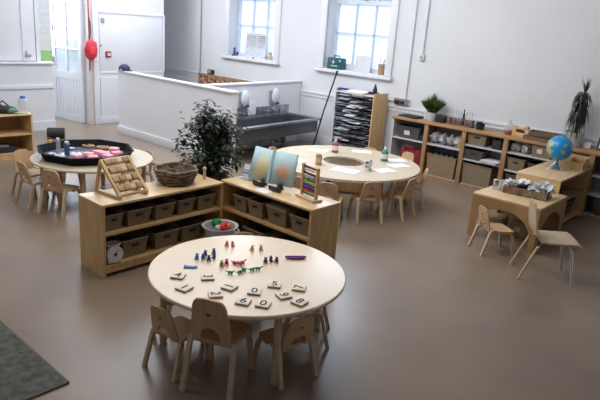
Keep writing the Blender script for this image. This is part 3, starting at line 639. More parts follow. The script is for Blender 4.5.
for x,y,c,l,k,r in [(-2.66,2.15,'lightblue','bright blue bear counter left of the navy ones','bear',20),(-2.635,2.175,'blue','blue bear counter just right of the bright blue one','bear',80),(-2.67,2.225,'navy','dark navy bear counter farthest back of the blue group','bear',10),(-2.595,2.19,'navy','navy bear counter nearest the front of the blue group','bear',50),(-2.60,2.24,'blue','blue bear counter right of the front navy one','bear',-20),(-2.66,2.285,'blue','blue bear counter at the far right of the blue group','bear',40),
  (-2.71,2.44,'orange','orange counter alone at the far side of the table','bear',30),(-2.685,2.465,'orange','orange counter leaning beside the far orange one','bear',100),
  (-2.55,2.52,'yellow','left yellow counter of the yellow pair','bear',20),(-2.52,2.57,'yellow','right, brighter yellow counter of the yellow pair','bear',60),
  (-2.48,2.195,'tanp','small tan counter left of the red group','bear',60),(-2.48,2.235,'redp','left red counter, next to the tan one','bear',45),(-2.455,2.28,'redp','red dinosaur counter in the middle of the red group','dino',10),(-2.43,2.32,'redp','rightmost red dinosaur counter','dino',70),(-2.42,2.29,'redp','red dinosaur counter nearest the green group','dino',45),
  (-2.36,2.16,'green','leftmost green dinosaur counter','dino',30),(-2.33,2.21,'green','green dinosaur counter nearest the tiles','dino',75),(-2.345,2.255,'green','green dinosaur counter in the middle of the green group','dino',-10),(-2.31,2.29,'green','second green dinosaur counter from the right','dino',50),(-2.30,2.33,'green','rightmost green dinosaur counter','dino',40),
  (-2.35,2.445,'plum','dark purple counter, leftmost of the purple group','bear',45),(-2.345,2.485,'plum','dark purple counter, middle of the purple group','bear',100),(-2.31,2.505,'plum','dark purple counter, right of the purple group','bear',20)]:
    counter(x,y,c,l,k,.95 if k=='bear' else .85,r)
counter(-2.275,2.645,'purple','long purple boat-shaped toy at the right of the counters','boat',1.1,50)

# ring table
n3 = (-3.92,5.28)
t = T('ring_table', 'large pale round table with a hole in the middle near the drying rack', 'table', (*n3,0)); hh = .44; ro, ri = .87, .24
b = MB(); b.lathe([(ri,hh-.025),(ro,hh-.025),(ro,hh),(ri,hh)],seg=72)
q = b.bm; q.faces.ensure_lookup_table()
for f_ in [f_ for f_ in q.faces if len(f_.verts) > 8]: q.faces.remove(f_)
rings = [v for v in q.verts]; vsb = [v for v in rings if abs(v.co.z-(hh-.025))<1e-5 and math.hypot(v.co.x,v.co.y)<ri+.01]; vst = [v for v in rings if abs(v.co.z-hh)<1e-5 and math.hypot(v.co.x,v.co.y)<ri+.01]
for k in range(72): q.faces.new((vsb[k],vst[k],vst[(k+1)%72],vsb[(k+1)%72]))
b.build('tabletop', M['ringtable'], t)
for a in (-10,-75,-140,160,100,45): round_leg(t, (ro-.1)*math.cos(R(a)), (ro-.1)*math.sin(R(a)), hh-.025, 'pale')
MB().cyl((.14,-.44,.0),(.14,-.44,.415),.022).box((.14,-.44,.02),(.10,.28,.03),bev=.008).build('centre_leg', M['black'], t)
MB().box((.0,.3,.12),(.46,.10,.20),rz=R(40),bev=.01).build('under_shelf', M['orange_wood'], t)
def fc(x, y, l, dx=None): return ch(x, y, l, n3)
ch(-3.28,4.86,'child chair pushed in at the front of the ring table, facing away from camera', rz=R(55))
ch(-3.15,5.25,'child chair at the right side of the ring table, nearer of the two overlapping chairs', rz=R(95))
ch(-3.27,5.72,'child chair partly hidden at the right side of the ring table', n3)
ch(-3.78,6.27,'pale-backed child chair pulled out behind the ring table near the long shelf', n3)
ch(-4.16,6.06,'child chair behind the ring table in front of the drying rack', n3)
ch(-4.71,5.10,'child chair at the far left of the ring table', n3)
ch(-3.47,4.49,'child chair behind the abacus at the near side of the ring table', n3)
ch(-3.78,4.42,'child chair behind the picture book at the near left of the ring table', n3)
HR = .441
def pap(x, y, rz, l, w=.24, d=.17): tag(MB().box((0,0,.001),(w,d,.002)).build('paper_sheet', M['paper']), l, 'paper', 'paper sheets on the ring table', loc=(x,y,HR), rz=R(rz))
pap(-4.46,5.45,20,'white sheet at the far left of the ring table behind the small cylinder'); pap(-4.12,5.90,40,'white sheet at the back of the ring table'); pap(-3.60,5.88,60,'white sheet at the far right of the ring table'); pap(-3.42,5.66,70,'white sheet at the right edge of the ring table'); pap(-3.38,5.30,75,'white sheet right of the crumpled tissue'); pap(-3.62,4.92,15,'white sheet at the front of the ring table', .3,.2); pap(-4.25,4.80,15,'white sheet at the left of the ring table beyond the book')
def bottle(x, y, m, l, cap='white'):
    t = T('art_bottle', l, 'bottle', (x,y,HR))
    MB().lathe([(.038,0),(.042,.01),(.042,.10),(.03,.125),(.014,.135)]).build('body', M['clear' if m == 'none' else m], t)
    MB().lathe([(.016,.135),(.016,.155),(.006,.175)]).build('nozzle', M[cap], t)
    MB().lathe([(.0428,.03),(.0432,.032),(.0432,.085),(.0428,.087)]).build('label_band', M['white'] if m != 'tanp' else M['pale'], t)
M['redbrown'] = mat('red_brown', (.38,.10,.06), .4); M['greenbottle'] = mat('green_bottle', (.05,.22,.13), .4)
bottle(-4.28,5.56,'redbrown','red-brown squeeze bottle with white top at the back of the ring table'); bottle(-3.66,5.72,'greenbottle','green and white squeeze bottle on the right of the ring table')
t = T('wooden_pot', 'small tan cylindrical pot on the ring table behind the abacus', 'pot', (-3.96,4.87,HR)); MB().lathe([(.035,0),(.036,.11),(.031,.11),(.03,.01),(0,.01)]).build('pot', M['tanp'], t); MB().lathe([(.037,.03),(.037,.08)]).build('label_band', M['pale'], t)
b = MB()
for k in range(16): b.box((random.gauss(0,.02),random.gauss(0,.02),random.uniform(.02,.085)),(random.uniform(.03,.06),random.uniform(.03,.06),.002),rot=Matrix.Rotation(random.uniform(0,3),3,random.choice('XYZ')).to_euler())
tg = b.build('crumpled_paper', M['newsprint']); tag(tg,'crumpled black and white printed paper on the ring table','paper',loc=(-3.50,5.17,HR))

# tuff tray table
n2 = (-5.46,3.02)
T2 = table_round('round beech low table carrying the black octagonal tray', n2, .60, .44, (-40,50,140,-130,-95), 'ringtable', 'beech')
tr = T('play_tray', 'large black octagonal plastic play tray on the left round table', 'tray', (-5.51,2.97,.441), R(22))
def octr(r, z, sx=1.0): return [(sx*r*math.cos(R(22.5+45*k)), r*math.sin(R(22.5+45*k)), z) for k in range(8)]
b = MB(); q = b.bm; rs = [[q.verts.new(p) for p in octr(r,z,1.0)] for r, z in ((.43,0),(.475,.082),(.495,.086),(.56,.072),(.545,.068),(.485,-.0),)]
rs = rs[:3] + [[q.verts.new(p) for p in octr(.47,.086)],[q.verts.new(p) for p in octr(.425,.012)]]
for v in [v for v in q.verts if not any(v in r for r in rs)]: q.verts.remove(v)
for p, r in zip(rs, rs[1:]):
    for k in range(8): q.faces.new((p[k],p[(k+1)%8],r[(k+1)%8],r[k]))
q.faces.new(rs[0][::-1]); q.faces.new(rs[-1]); b.build('tray', M['matt_black'], tr)
b = MB(); b.prism([(p[0],p[1]) for p in octr(.422,0)], .004, Matrix.Translation((0,0,.0125))).build('tray_floor', M['graywater'], tr)
HZ = .4585; FOAM = [(-5.41, 2.81), (-5.43, 2.95), (-5.29, 2.92), (-5.46, 3.08), (-5.37, 3.1), (-5.26, 3.07), (-5.51, 3.29), (-5.33, 3.21)]; TINS = [(-5.94, 2.79), (-5.83, 2.83), (-5.6, 2.81)]; RINGS = [(-5.83, 3.17), (-5.69, 3.26), (-5.66, 3.36)]; DISH = [(-5.68, 2.69), (-5.59, 2.71), (-5.53, 2.72), (-5.82, 2.97)]
def foam(x,y,l,s=1,rz=0): tag(MB().box((0,0,.022),(.12*s,.10*s,.044),bev=.016).build('foam_block', M['pink']), l, 'foam block', 'pink foam blocks in the tray', loc=(x,y,HZ), rz=R(rz))
for (x,y),l,rz in zip(FOAM, ('pink foam block standing alone at the left of the pink pile','pink foam block second from the left, behind the front ones','pink foam block at the front left of the pile','pink foam block at the back of the pile near the wooden rings','pink foam block in the middle of the pile','pink foam block at the front of the pile beside the rack top','rightmost pink foam block at the back of the tray','rightmost pink foam block nearest the wooden rack'), (10,30,70,15,60,5,40,80)): foam(x,y,l,.85,rz)
def tin(x,y,h,m,l,cap='white',r=.027):
    t = T('small_bottle', l, 'bottle', (x,y,HZ), 0); MB().lathe([(r,0),(r,h*.8),(r*.7,h*.86)]).build('body', M[m], t); MB().lathe([(r*.75,h*.86),(r*.75,h)]).build('cap', M[cap], t)
tin(*TINS[0],.12,'yellow','yellow bottle at the left of the tray','ink',.022); tin(*TINS[1],.13,'clear','clear bottle with white cap in the tray left of the blue tin','white',.022); tin(*TINS[2],.14,'navyblue','dark blue tin standing in the tray','greywhite',.028)
for (x,y),l in zip(DISH, ('grey saucer dish leftmost in the tray','grey saucer dish second from the left in the tray','grey saucer dish next to the foot of the blue tin','grey saucer dish behind the blue tin')):
    tag(MB().lathe([(.018,0),(.036,.012),(.033,.016),(.016,.005),(0,.005)]).build('dish', M['greywhite']), l, 'dish', 'grey dishes in the tray', loc=(x,y,HZ))
for (x,y),l in zip(RINGS, ('left tan wooden ring at the back of the tray','middle tan wooden ring at the back of the tray','right tan wooden ring at the back of the tray')):
    tag(MB().tube([(.06*math.cos(a),.04*math.sin(a),.014) for a in [2*PI*k/20 for k in range(21)]],.012,8).build('wooden_ring', M['tanp']), l, 'ring', 'wooden rings in the tray', loc=(x,y,HZ), rz=R(40))
ch(-5.24,2.56,'child chair nearest the camera at the tray table, back toward us', rz=R(25))
ch(-5.60,2.50,'child chair left of the nearest one at the tray table', rz=R(2))
ch(-5.93,2.60,'pale-backed child chair farthest left at the tray table, standing back from it', rz=R(-72))
ch(-5.93,2.92,'child chair tucked behind the left rim of the tray table', n2)
ch(-5.39,3.48,'child chair on the right of the tray table beside the half wall', n2)

# ------------------------------------------------------------------ left low bookcase
t = T('low_bookcase', 'low wooden open bookcase at the left edge of the room', 'bookcase', (-7.46,3.30,0))
MB().bx(-.36,0,-.02,0,0,.55).build('side_panel', M['birch'], t); MB().bx(-.36,0,-1.3,-1.28,0,.55).build('side_panel', M['birch'], t)
MB().bx(-.363,.003,-1.303,.003,.55,.572,bev=.004).build('top', M['birch_top'], t)
for z in (.06,.30): MB().bx(-.35,-.005,-1.28,-.02,z,z+.02).build('shelf', M['birch'], t)
MB().bx(-.36,-.35,-1.28,-.02,.02,.55).build('back_panel', M['orange_wood'], t); MB().bx(-.03,-.01,-1.28,-.02,0,.06).build('plinth', M['birch'], t)
t = T('cloth_bag', 'dark green and black soft bag lying on the low bookcase', 'bag', (-7.60,3.02,.573), R(60))
MB().sph((0,0,.045),(.15,.09,.05),14).sph((-.08,.02,.07),(.07,.06,.045),10).build('body', M['blackm'], t); MB().sph((.08,-.03,.04),(.08,.06,.038),12).build('green_fold', mat('soft_green',(.12,.26,.18),.8), t)
MB().tube([(-.08,0,.1),(-.02,.02,.15),(.05,.0,.09)],.010).build('strap', M['blackm'], t)
t = T('water_bottle', 'clear plastic jug with blue lid on the low bookcase', 'jug', (-7.52,3.22,.573))
MB().lathe([(.05,0),(.06,.01),(.06,.14),(.045,.18),(.03,.19)]).build('body', M['clear'], t); MB().lathe([(.034,.19),(.034,.215),(0,.22)]).build('lid', M['lightblue'], t)
tag(MB().sph((0,0,.012),(.05,.04,.012),10).build('green_cloth', mat('pale_green',(.3,.5,.3),.8)), 'small pale green cloth beside the dark bag', 'cloth', loc=(-7.50,3.12,.573))
for k,(y,z,w,h,l) in enumerate(((2.92,.081,.36,.07,'dark flat tray on the bottom shelf of the low bookcase'),(2.55,.081,.30,.08,'dark flat tray farther left on the bottom shelf of the low bookcase'))):
    tt = T('storage_tray', l, 'tray', (-7.64,y,z)); MB().bx(-.13,.13,-w/2,w/2,0,h,bev=.01).build('tray', M['blackm'], tt); MB().sph((0.03,.05,h),(.06,.09,.02)).sph((0.05,-.08,h),(.05,.06,.02)).build('contents', M['grey'], tt)
t = T('black_speaker', 'black cylindrical speaker lying on the floor near the outer door', 'speaker', (-8.45,4.08,0), R(60)); t.scale = (.8,.8,.8)
MB().cyl((-.14,0,.10),(.14,0,.10),.10,seg=24).cyl((-.155,0,.10),(-.14,0,.10),.085,.10,seg=24).cyl((.14,0,.10),(.155,0,.10),.10,.085,seg=24).build('body', M['blackm'], t)
MB().cyl((.155,0,.10),(.158,0,.10),.07,seg=24).build('cone', M['grey'], t); MB().box((0,0,.01),(.2,.08,.02)).build('foot', M['black'], t)

# ------------------------------------------------------------------ drying rack
t = T('paper_rack', 'tall paper drying rack with many thin shelves and a wooden side', 'rack', (-5.50,7.02,0))
MB().bx(.70,.722,0,.36,0,1.03,bev=.004).build('side_panel', M['birch'], t); MB().bx(0,.018,0,.36,0,1.02,bev=.004).build('side_panel', M['greywhite'], t)
MB().bx(.018,.70,.35,.36,0,1.0).build('back_panel', M['greywhite'], t); MB().bx(.018,.70,.0,.35,.98,1.0).build('top', M['greywhite'], t)
NS = 12; zs = [.12+.075*k for k in range(NS)]
for z in zs: MB().bx(.018,.70,.0,.35,z-.006,z).build('shelf', M['paper_grey'], t)
ords = ['top','second','third','fourth','fifth','sixth','seventh','eighth','ninth','tenth','eleventh','bottom']
for k, z in enumerate(zs):
    b = MB(); rr = random.Random(k)
    for j in range(5): b.box((.35+rr.uniform(-.06,.06),.15+rr.uniform(-.05,.01),.005+j*.009),(rr.uniform(.5,.56),.30,.005),rot=Matrix.Rotation(R(rr.uniform(-3,3)),3,'Z').to_euler())
    o = b.build('paper_stack', M['dark_paper' if k%3 else 'paper_grey']); nm = ords[NS-1-k]
    for j in range(3):
        MB().box((.16+rr.uniform(0,.36),-.015-rr.uniform(0,.02),.012+j*.014),(rr.uniform(.12,.22),.12,.003),rot=Matrix.Rotation(R(rr.uniform(4,16)),3,'X').to_euler()).build('loose_sheet', M[rr.choice(['paper','paper_grey','dark_paper','dark_paper','paper_grey','cardboard'])], o)
    tag(o, 'stack of drawings on the %s shelf of the drying rack' % (nm if nm in ('top','bottom') else nm+' from top'), 'paper stack', 'paper stacks in the drying rack', loc=(-5.50,7.02,z+.001))
tag(MB().box((0,0,.008),(.42,.26,.012)).box((.05,.02,.018),(.36,.24,.006),rz=R(8)).build('paper_pile', M['paper']), 'pile of white paper on top of the drying rack','paper',loc=(-5.20,7.17,1.001),rz=R(-5))
tag(MB().box((0,0,.012),(.16,.08,.022),bev=.005).build('dark_folder', M['navy']), 'dark folder on the left of the drying rack top','folder',loc=(-5.40,7.08,1.02),rz=R(10))
t = T('desk_stapler', 'black desk stapler standing on the right end of the drying rack', 'stapler', (-4.89,7.18,1.0))
MB().box((-.02,0,.02),(.16,.08,.035),bev=.012).build('base', M['black'], t); MB().lathe([(.032,.035),(.034,.07),(.02,.11),(.008,.16)]).build('upright', M['black'], t)
tag(MB().tube([(0,0,0),(.18,-.02,.62),(.37,-.02,1.22)],.012,8).cyl((.37,-.02,1.20),(.385,-.02,1.27),.016).build('leaning_pole', M['blackm']), 'thin dark pole leaning against the wall left of the drying rack', 'pole', loc=(-6.02,7.22,.0))

def bagmesh(seed):
    q = MB().sph((0,0,.075),(.065,.09,.075),14); g = random.Random(seed)
    for v in q.bm.verts:
        n_ = noise.noise(v.co*28+Vector((seed*3.1,0,0))); v.co += Vector((v.co.x,v.co.y,v.co.z-.075))*n_*.55; v.co.z = max(0,v.co.z)
    return q.sph((.01,0,.145),(.025,.03,.02),8)
# ------------------------------------------------------------------ long shelf
X0, X1 = -4.49, -.6; YF_ = 7.11; t = T('long_shelf', 'long wooden shelving bench along the window wall with white shelves', 'shelving', (0,0,0)); LH = .765
MB().bx(X0-.01,X1,YF_-.02,7.41,LH-.035,LH,bev=.005).build('worktop', M['orange_wood'], t)
MB().bx(X0,X0+.03,YF_,7.40,0,LH-.035).build('end_panel', M['shelf_white'], t)
posts = [-3.93,-3.37,-2.80,-1.78,-1.15]
for x in posts: MB().bx(x-.03,x+.03,YF_-.012,YF_+.03,0,LH-.035,bev=.003).build('post', M['post_wood'], t)
for x in posts[:5]: MB().bx(x-.012,x+.012,YF_+.03,7.39,.04,LH-.035).build('divider', M['post_wood'], t)
MB().bx(X0,X1,YF_-.005,YF_+.02,0,.035).build('plinth', M['post_wood'], t); MB().bx(X0+.03,X1,YF_+.02,7.39,.02,.04).build('bottom_board', M['shelf_white'], t)
MB().bx(X0+.03,X1,7.39,7.40,.04,LH-.035).build('back_panel', M['pale_back'], t)
def shf(xa, xb, z): MB().bx(xa,xb,YF_,7.39,z-.018,z).build('shelf', M['shelf_white'], t)
shf(X0+.03,-3.94,.475); shf(-3.92,-3.38,.475); shf(-3.36,-2.81,.565); shf(-3.36,-2.81,.375); shf(-2.79,-1.79,.575); shf(-2.79,-1.79,.35); shf(-1.77,-1.16,.5); shf(-1.77,-1.16,.28)
YM = 7.24
basket('storage_basket','dark grey basket with white tag in the top left bay of the long shelf',.36,.22,.16,(-4.22,YM,.476),0,'wicker_dark',tagm='white',taper=.9)
tag(MB().box((0,0,.04),(.10,.18,.08),bev=.006).box((.01,0,.10),(.05,.16,.05),bev=.006).build('book_pile', M['blackm']),'small dark pile beside the tagged basket in the top left bay','box',loc=(-3.99,YM,.476))
t = T('red_bag', 'dark red bag on the bottom of the left bay of the long shelf', 'bag', (-4.16,YM,.041)); MB().box((0,0,.15),(.34,.20,.30),bev=.05).build('body', M['dark_red'], t); MB().tube([(-.08,-.1,.27),(-.07,-.12,.33),(.07,-.12,.33),(.08,-.1,.27)],.010).build('handle', M['dark_red'], t)
rr = random.Random(4)
for k in range(4):
    tag(bagmesh(k).build('plastic_bag', M['bagfold']), ['cloudy plastic bag leftmost','second cloudy plastic bag','third cloudy plastic bag','cloudy plastic bag rightmost'][k]+' on the upper shelf of the second bay','bag','cloudy plastic bags in the second bay',loc=(-3.83+k*.115,YM,.476))
tag(MB().lathe([(.03,0),(.04,.06),(.03,.11),(.02,.115)]).build('tan_jar', M['tanp']),'small tan jar at the right end of the second bay upper shelf','jar',loc=(-3.44,YM-.06,.476))
q = basket('storage_basket','large wicker basket of dark items at the bottom of the second bay',.44,.24,.29,(-3.66,YM+.01,.041),0,'wicker_tan',taper=.92,fill='liner',hole=False)
for k in range(4): MB().sph((-.12+k*.08,-.02,.29),(.05,.06,.035),8).build('dark_item', M['black'], q)
q = basket('storage_basket','wicker basket on the top shelf of the third bay',.26,.22,.15,(-3.20,YM,.566),0,'wicker',taper=.85)
tag(MB().box((0,0,.06),(.12,.2,.12),bev=.01).box((0.03,0,.13),(.05,.14,.03),bev=.01).build('dark_box', M['blackm']),'dark box right of the basket on the third bay top shelf','box',loc=(-2.93,YM,.566))
basket('storage_basket','low dark wicker basket on the middle shelf of the third bay',.26,.24,.12,(-3.21,YM,.376),0,'wicker_dark',taper=.9)
b = MB()
for k in range(5): b.box((rr.uniform(-.01,.01),0,.004+k*.007),(.22,.24,.004),rz=R(rr.uniform(-6,6)))
tag(b.build('paper_pile', M['paper']),'fanned pile of white papers on the middle shelf of the third bay','paper',loc=(-2.97,YM-.05,.376))
basket('storage_basket','large wicker basket at the bottom of the third bay',.40,.25,.27,(-3.13,YM+.01,.041),0,'wicker',taper=.93,hole=False)
for k in range(2): tag(bagmesh(k+7).build('plastic_bag', M['bagfold']), ['left','right'][k]+' cloudy plastic bag on the top shelf of the fourth bay','bag',loc=(-2.69+k*.12,YM,.576))
basket('storage_basket','dark basket with white tag on the top shelf of the wide fourth bay',.24,.24,.15,(-2.36,YM,.576),0,'wicker',tagm='white',taper=.9,hole=False)
basket('storage_basket','left wicker basket on the middle shelf of the wide fourth bay',.22,.24,.15,(-2.64,YM,.351),0,'wicker',taper=.85); basket('storage_basket','right wicker basket on the middle shelf of the wide fourth bay',.22,.24,.13,(-2.38,YM,.351),0,'wicker_dark',taper=.85)
basket('storage_basket','large dark basket at the bottom of the wide fourth bay',.44,.25,.25,(-2.52,YM+.01,.041),0,'wicker_dark',taper=.93)
basket('storage_basket','dark basket in the bay right of the white-potted plant, upper shelf',.36,.24,.15,(-1.47,YM,.501),0,'wicker_dark',taper=.9); basket('storage_basket','dark basket in the bay right of the low unit, bottom shelf',.40,.24,.20,(-1.47,YM,.041),0,'wicker_dark',taper=.9)
# on top
t = T('laptop', 'closed dark laptop lying at the left end of the long shelf', 'laptop', (-4.27,7.24,LH+.001), R(-6)); MB().box((0,0,.009),(.30,.21,.018),bev=.005).build('base', M['black'], t); MB().box((0,0,.0205),(.30,.21,.005),bev=.002).build('lid', M['blackm'], t)
t = T('storage_jar', 'small white jar left of the grass plant', 'jar', (-4.06,7.30,LH+.001)); MB().lathe([(.035,0),(.038,.01),(.038,.09),(.03,.10)]).build('body', M['greywhite'], t); MB().lathe([(.034,.1),(.034,.12),(0,.12)]).build('lid', M['white'], t)
t = T('grass_plant', 'bushy green grass plant in a white pot on the long shelf', 'plant', (-3.95,7.25,LH+.001)); MB().lathe([(.055,0),(.06,.01),(.068,.115),(.06,.115),(.055,.1),(0,.095)]).build('pot', M['pot'], t)
b = MB()
for k in range(620):
    a = random.uniform(0,2*PI); r = random.random()**.7; L2 = random.uniform(.23,.31)*(1-.22*r); th = r*.66
    d = Vector((math.cos(a)*math.sin(th), math.sin(a)*math.sin(th), math.cos(th))); p = Vector((math.cos(a)*r*.045, math.sin(a)*r*.045,.10))
    s_ = d.cross(Vector((0,0,1))).normalized()*.0035; e1 = p+d*L2*.6; e2 = p+d*L2+Vector((0,0,-.03*r))
    v = [b.bm.verts.new(x) for x in (p-s_,p+s_,e1+s_,e2,e1-s_)]; b.bm.faces.new(v)
b.build('grass_blades', M['leaf_grass'], t, smooth=False)
t = T('small_speaker', 'small black box-shaped speaker right of the grass plant', 'speaker', (-3.80,7.25,LH+.001)); MB().box((0,0,.05),(.13,.10,.10),bev=.015).build('body', M['black'], t); MB().cyl((0,-.05,.05),(0,-.054,.05),.035).build('grille', M['blackm'], t)
t = T('test_tube_rack', 'brown wooden rack of clear test tubes on the long shelf', 'test tube rack', (-3.51,7.27,LH+.001))
MB().bx(-.17,.17,-.03,.03,.0,.015).bx(-.17,.17,-.03,.03,.075,.088).bx(-.17,-.155,-.03,.03,0,.09).bx(.155,.17,-.03,.03,0,.09).build('rack', M['tray_brown'], t)
for k in range(8):
    if k == 4: continue
    MB().cyl((-.135+k*.0385,0,.018),(-.135+k*.0385,0,.19),.014,seg=12).build('test_tube', M['clear'], t); 
    MB().cyl((-.135+k*.0385,0,.02),(-.135+k*.0385,0,.06),.0145,seg=12).build('tube_contents', M['tray_brown'], t)
t = T('dark_bottle', 'slim black bottle standing in the middle of the test tube rack', 'bottle', (-3.491,7.27,LH+.017)); MB().lathe([(.017,0),(.017,.13),(.007,.16),(.007,.18)]).build('body', M['black'], t); MB().sph((0,0,.19),.012).build('stopper', M['black'], t)
t = T('succulent_pot', 'small dark plant in a black pot right of the test tubes', 'plant', (-3.23,7.24,LH+.001)); MB().lathe([(.05,0),(.06,.075),(.05,.075),(.04,.06),(0,.06)]).build('pot', M['black'], t)
b = MB()
for k in range(60):
    a = random.uniform(0,2*PI); b.leaf((0,0,.06),(math.cos(a),math.sin(a),random.uniform(.3,1.6)),random.uniform(.05,.085),.018,.2)
b.build('leaves', M['leaf'], t, smooth=False)
t = T('glass_jar', 'clear glass jar with red base on the long shelf', 'jar', (-2.86,7.27,LH+.001)); MB().lathe([(.05,0),(.055,.01),(.055,.05),(.0,.05)]).build('red_fill', M['redbrown'], t); MB().lathe([(.056,.05),(.056,.13),(.035,.16),(.035,.18)]).build('glass', M['clear'], t)
t = T('block_puzzle', 'wooden building block house with dark opening on the long shelf', 'wooden toy', (-2.69,7.26,LH+.001), R(-5))
MB().box((-.08,0,.06),(.05,.08,.12),bev=.004).box((.09,0,.05),(.05,.08,.10),bev=.004).box((0,0,.025),(.14,.08,.05),bev=.004).build('blocks', M['birch'], t); MB().box((-.02,0,.105),(.19,.07,.03),bev=.004).box((.06,0,.11),(.05,.07,.06),bev=.004).build('lintel', M['birch'], t); MB().box((.015,.01,.07),(.09,.06,.045)).build('dark_block', M['blackm'], t)
def otray(x, y, z, rz, w, d, l):
    t = T('wooden_tray', l, 'tray', (x,y,z), R(rz)); MB().bx(-w/2,w/2,-d/2,d/2,0,.008).build('base', M['tray_brown'], t)
    MB().bx(-w/2,w/2,-d/2,-d/2+.01,.008,.05).bx(-w/2,w/2,d/2-.01,d/2,.008,.05).bx(-w/2,-w/2+.01,-d/2+.01,d/2-.01,.008,.05).bx(w/2-.01,w/2,-d/2+.01,d/2-.01,.008,.05).build('sides', M['tray_brown'], t)
otray(-2.38,7.22,LH+.001,-6,.44,.24,'lower brown wooden tray of the pair left of the plant'); otray(-2.38,7.25,LH+.055,6,.38,.20,'upper brown wooden tray stacked on the other, left of the plant')
t = T('spider_plant', 'tall dark plant with hanging strap leaves in a white pot', 'plant', (-2.06,7.24,LH+.001)); MB().lathe([(.075,0),(.08,.01),(.115,.17),(.105,.17),(.09,.15),(0,.15)]).build('pot', M['pot'], t)
MB().tube([(0,0,.14),(.01,0,.35),(.0,0,.50),(.02,0,.60)],[.02,.016,.013,.007]).build('stem', M['stem'], t)
b = MB()
for k in range(360):
    a = random.uniform(0,2*PI); z0 = random.uniform(.30,.62); L2 = random.uniform(.14,.30)*(1.25-(z0-.3)); dr = Vector((math.cos(a),math.sin(a),0))*random.uniform(.35,.75)
    if dr.y > 0: dr.y *= .45
    pts = [Vector((0.005,0,z0)) + dr*L2*u*(1.2-.55*u) + Vector((0,0,.13*u-1.05*L2*u*u)) for u in (0,.25,.5,.75,1)]
    s_ = dr.cross(Vector((0,0,1))).normalized()*.008; pv = None
    for i_, p in enumerate(pts):
        w = (.7,1,1,.8,.2)[i_]; v = (b.bm.verts.new(p-s_*w), b.bm.verts.new(p+s_*w))
        if pv: b.bm.faces.new((pv[0],pv[1],v[1],v[0]))
        pv = v
for k in range(26):
    a = random.uniform(0,2*PI); p = Vector((.02,0,.6)); d = Vector((math.cos(a)*.35,math.sin(a)*.3,1)); b.leaf(p,d,random.uniform(.10,.24),.012,0)
b.build('strap_leaves', M['leaf_spider'], t, smooth=False)
t = T('framed_picture', 'small black framed picture leaning at the right end of the long shelf', 'picture frame', (-1.70,7.28,LH+.001), R(-8))
MB().bx(-.11,.11,-.01,.01,0,.02).bx(-.11,.11,-.01,.01,.15,.17).bx(-.11,-.09,-.01,.01,.02,.15).bx(.09,.11,-.01,.01,.02,.15).build('border', M['black'], t); MB().bx(-.09,.09,0,.005,.02,.15).build('picture', M['paper'], t)
for c_ in t.children: c_.rotation_euler = (R(-12),0,0)
t = T('white_card', 'small white card standing right of the white plant pot', 'card', (-1.92,7.30,LH+.001), R(-5)); MB().box((0,0,.035),(.09,.012,.07)).build('card', M['paper'], t); MB().box((0,.02,.004),(.07,.05,.008)).build('card_base', M['greywhite'], t)

# ------------------------------------------------------------------ right play table & low unit
TX0, TX1, TY0, TY1, TH = -2.34, -1.67, 5.34, 6.08, .445
t = T('play_table', 'square wooden play table with arched side openings beside the low unit', 'table', (0,0,0))
MB().bx(TX0,TX1,TY0,TY1,TH-.02,TH,bev=.004).build('tabletop', M['birch_top'], t)
def arched(w, h, leg=.06, ah=.30):
    o2 = [(0,0),(0,h),(w,h),(w,0),(w-leg,0)] + [(w/2+(w/2-leg)*math.cos(R(a)), ah*.42+(ah*.72)*math.sin(R(a))*1.0) for a in range(0,181,12)] + [(leg,0)]
    return o2
fm = [((TX0,TY0+.018,0),TX1-TX0,Vector((1,0,0))),((TX0,TY1,0),TX1-TX0,Vector((1,0,0))),((TX0,TY0+.02,0),TY1-TY0-.04,Vector((0,1,0))),((TX1-.018,TY0+.02,0),TY1-TY0-.04,Vector((0,1,0)))]
for o_, w, xd in fm:
    zz = xd.cross(Vector((0,0,1))); MB().prism(arched(w,TH-.02), .018, frame(o_, xd, Vector((0,0,1)), zz)).build('arched_panel', M['orange_wood'], t)
MB().bx(TX0+.03,TX1-.03,TY1-.04,TY1-.025,.05,.35).build('inner_panel', M['cardboard'], t)
for x,y,l in ((-2.20,5.72,'wooden block box inside the play table, left'),(-1.98,5.80,'wooden block box inside the play table, right')):
    tt = T('block_box', l, 'box', (x,y,0)); MB().box((0,0,.08),(.16,.2,.16),bev=.008).build('box', M['cardboard'], tt); MB().box((0,-.101,.08),(.07,.004,.05)).build('label_patch', M['greywhite'], tt)
# box of paper
t = T('newspaper_box', 'rustic shallow wooden box full of printed newspaper on the play table', 'box', (-1.96,5.74,TH+.001), R(6))
bw, bd, bh = .42, .24, .075
MB().bx(-bw/2,bw/2,-bd/2,-bd/2+.014,0,bh).bx(-bw/2,bw/2,bd/2-.014,bd/2,0,bh).bx(-bw/2,-bw/2+.014,-bd/2+.014,bd/2-.014,0,bh).bx(bw/2-.014,bw/2,-bd/2+.014,bd/2-.014,0,bh).bx(-bw/2,bw/2,-bd/2,bd/2,0,.008).build('box', M['brownbox'], t)
rr = random.Random(9)
for k in range(16):
    b = MB(); n = 5; g_ = [[b.bm.verts.new(((i-2)*.032,(j-2)*.028, .022*rr.uniform(-1,1))) for j in range(n)] for i in range(n)]
    for i in range(n-1):
        for j in range(n-1): b.bm.faces.new((g_[i][j],g_[i+1][j],g_[i+1][j+1],g_[i][j+1]))
    o = b.build('newspaper_piece', M['newsprint' if k%3 else 'paper'], t, smooth=False); o.location = (rr.uniform(-.19,.19),rr.uniform(-.09,.09),.07+rr.uniform(0,.05)); o.rotation_euler = (rr.uniform(-.5,.5),rr.uniform(-.4,.4),rr.uniform(0,3))
tag(MB().box((0,0,.05),(.08,.05,.10),bev=.004).build('printed_carton', M['newsprint']),'small printed carton at the left end of the newspaper box','carton',loc=(-2.24,5.66,TH+.001),rz=R(10))
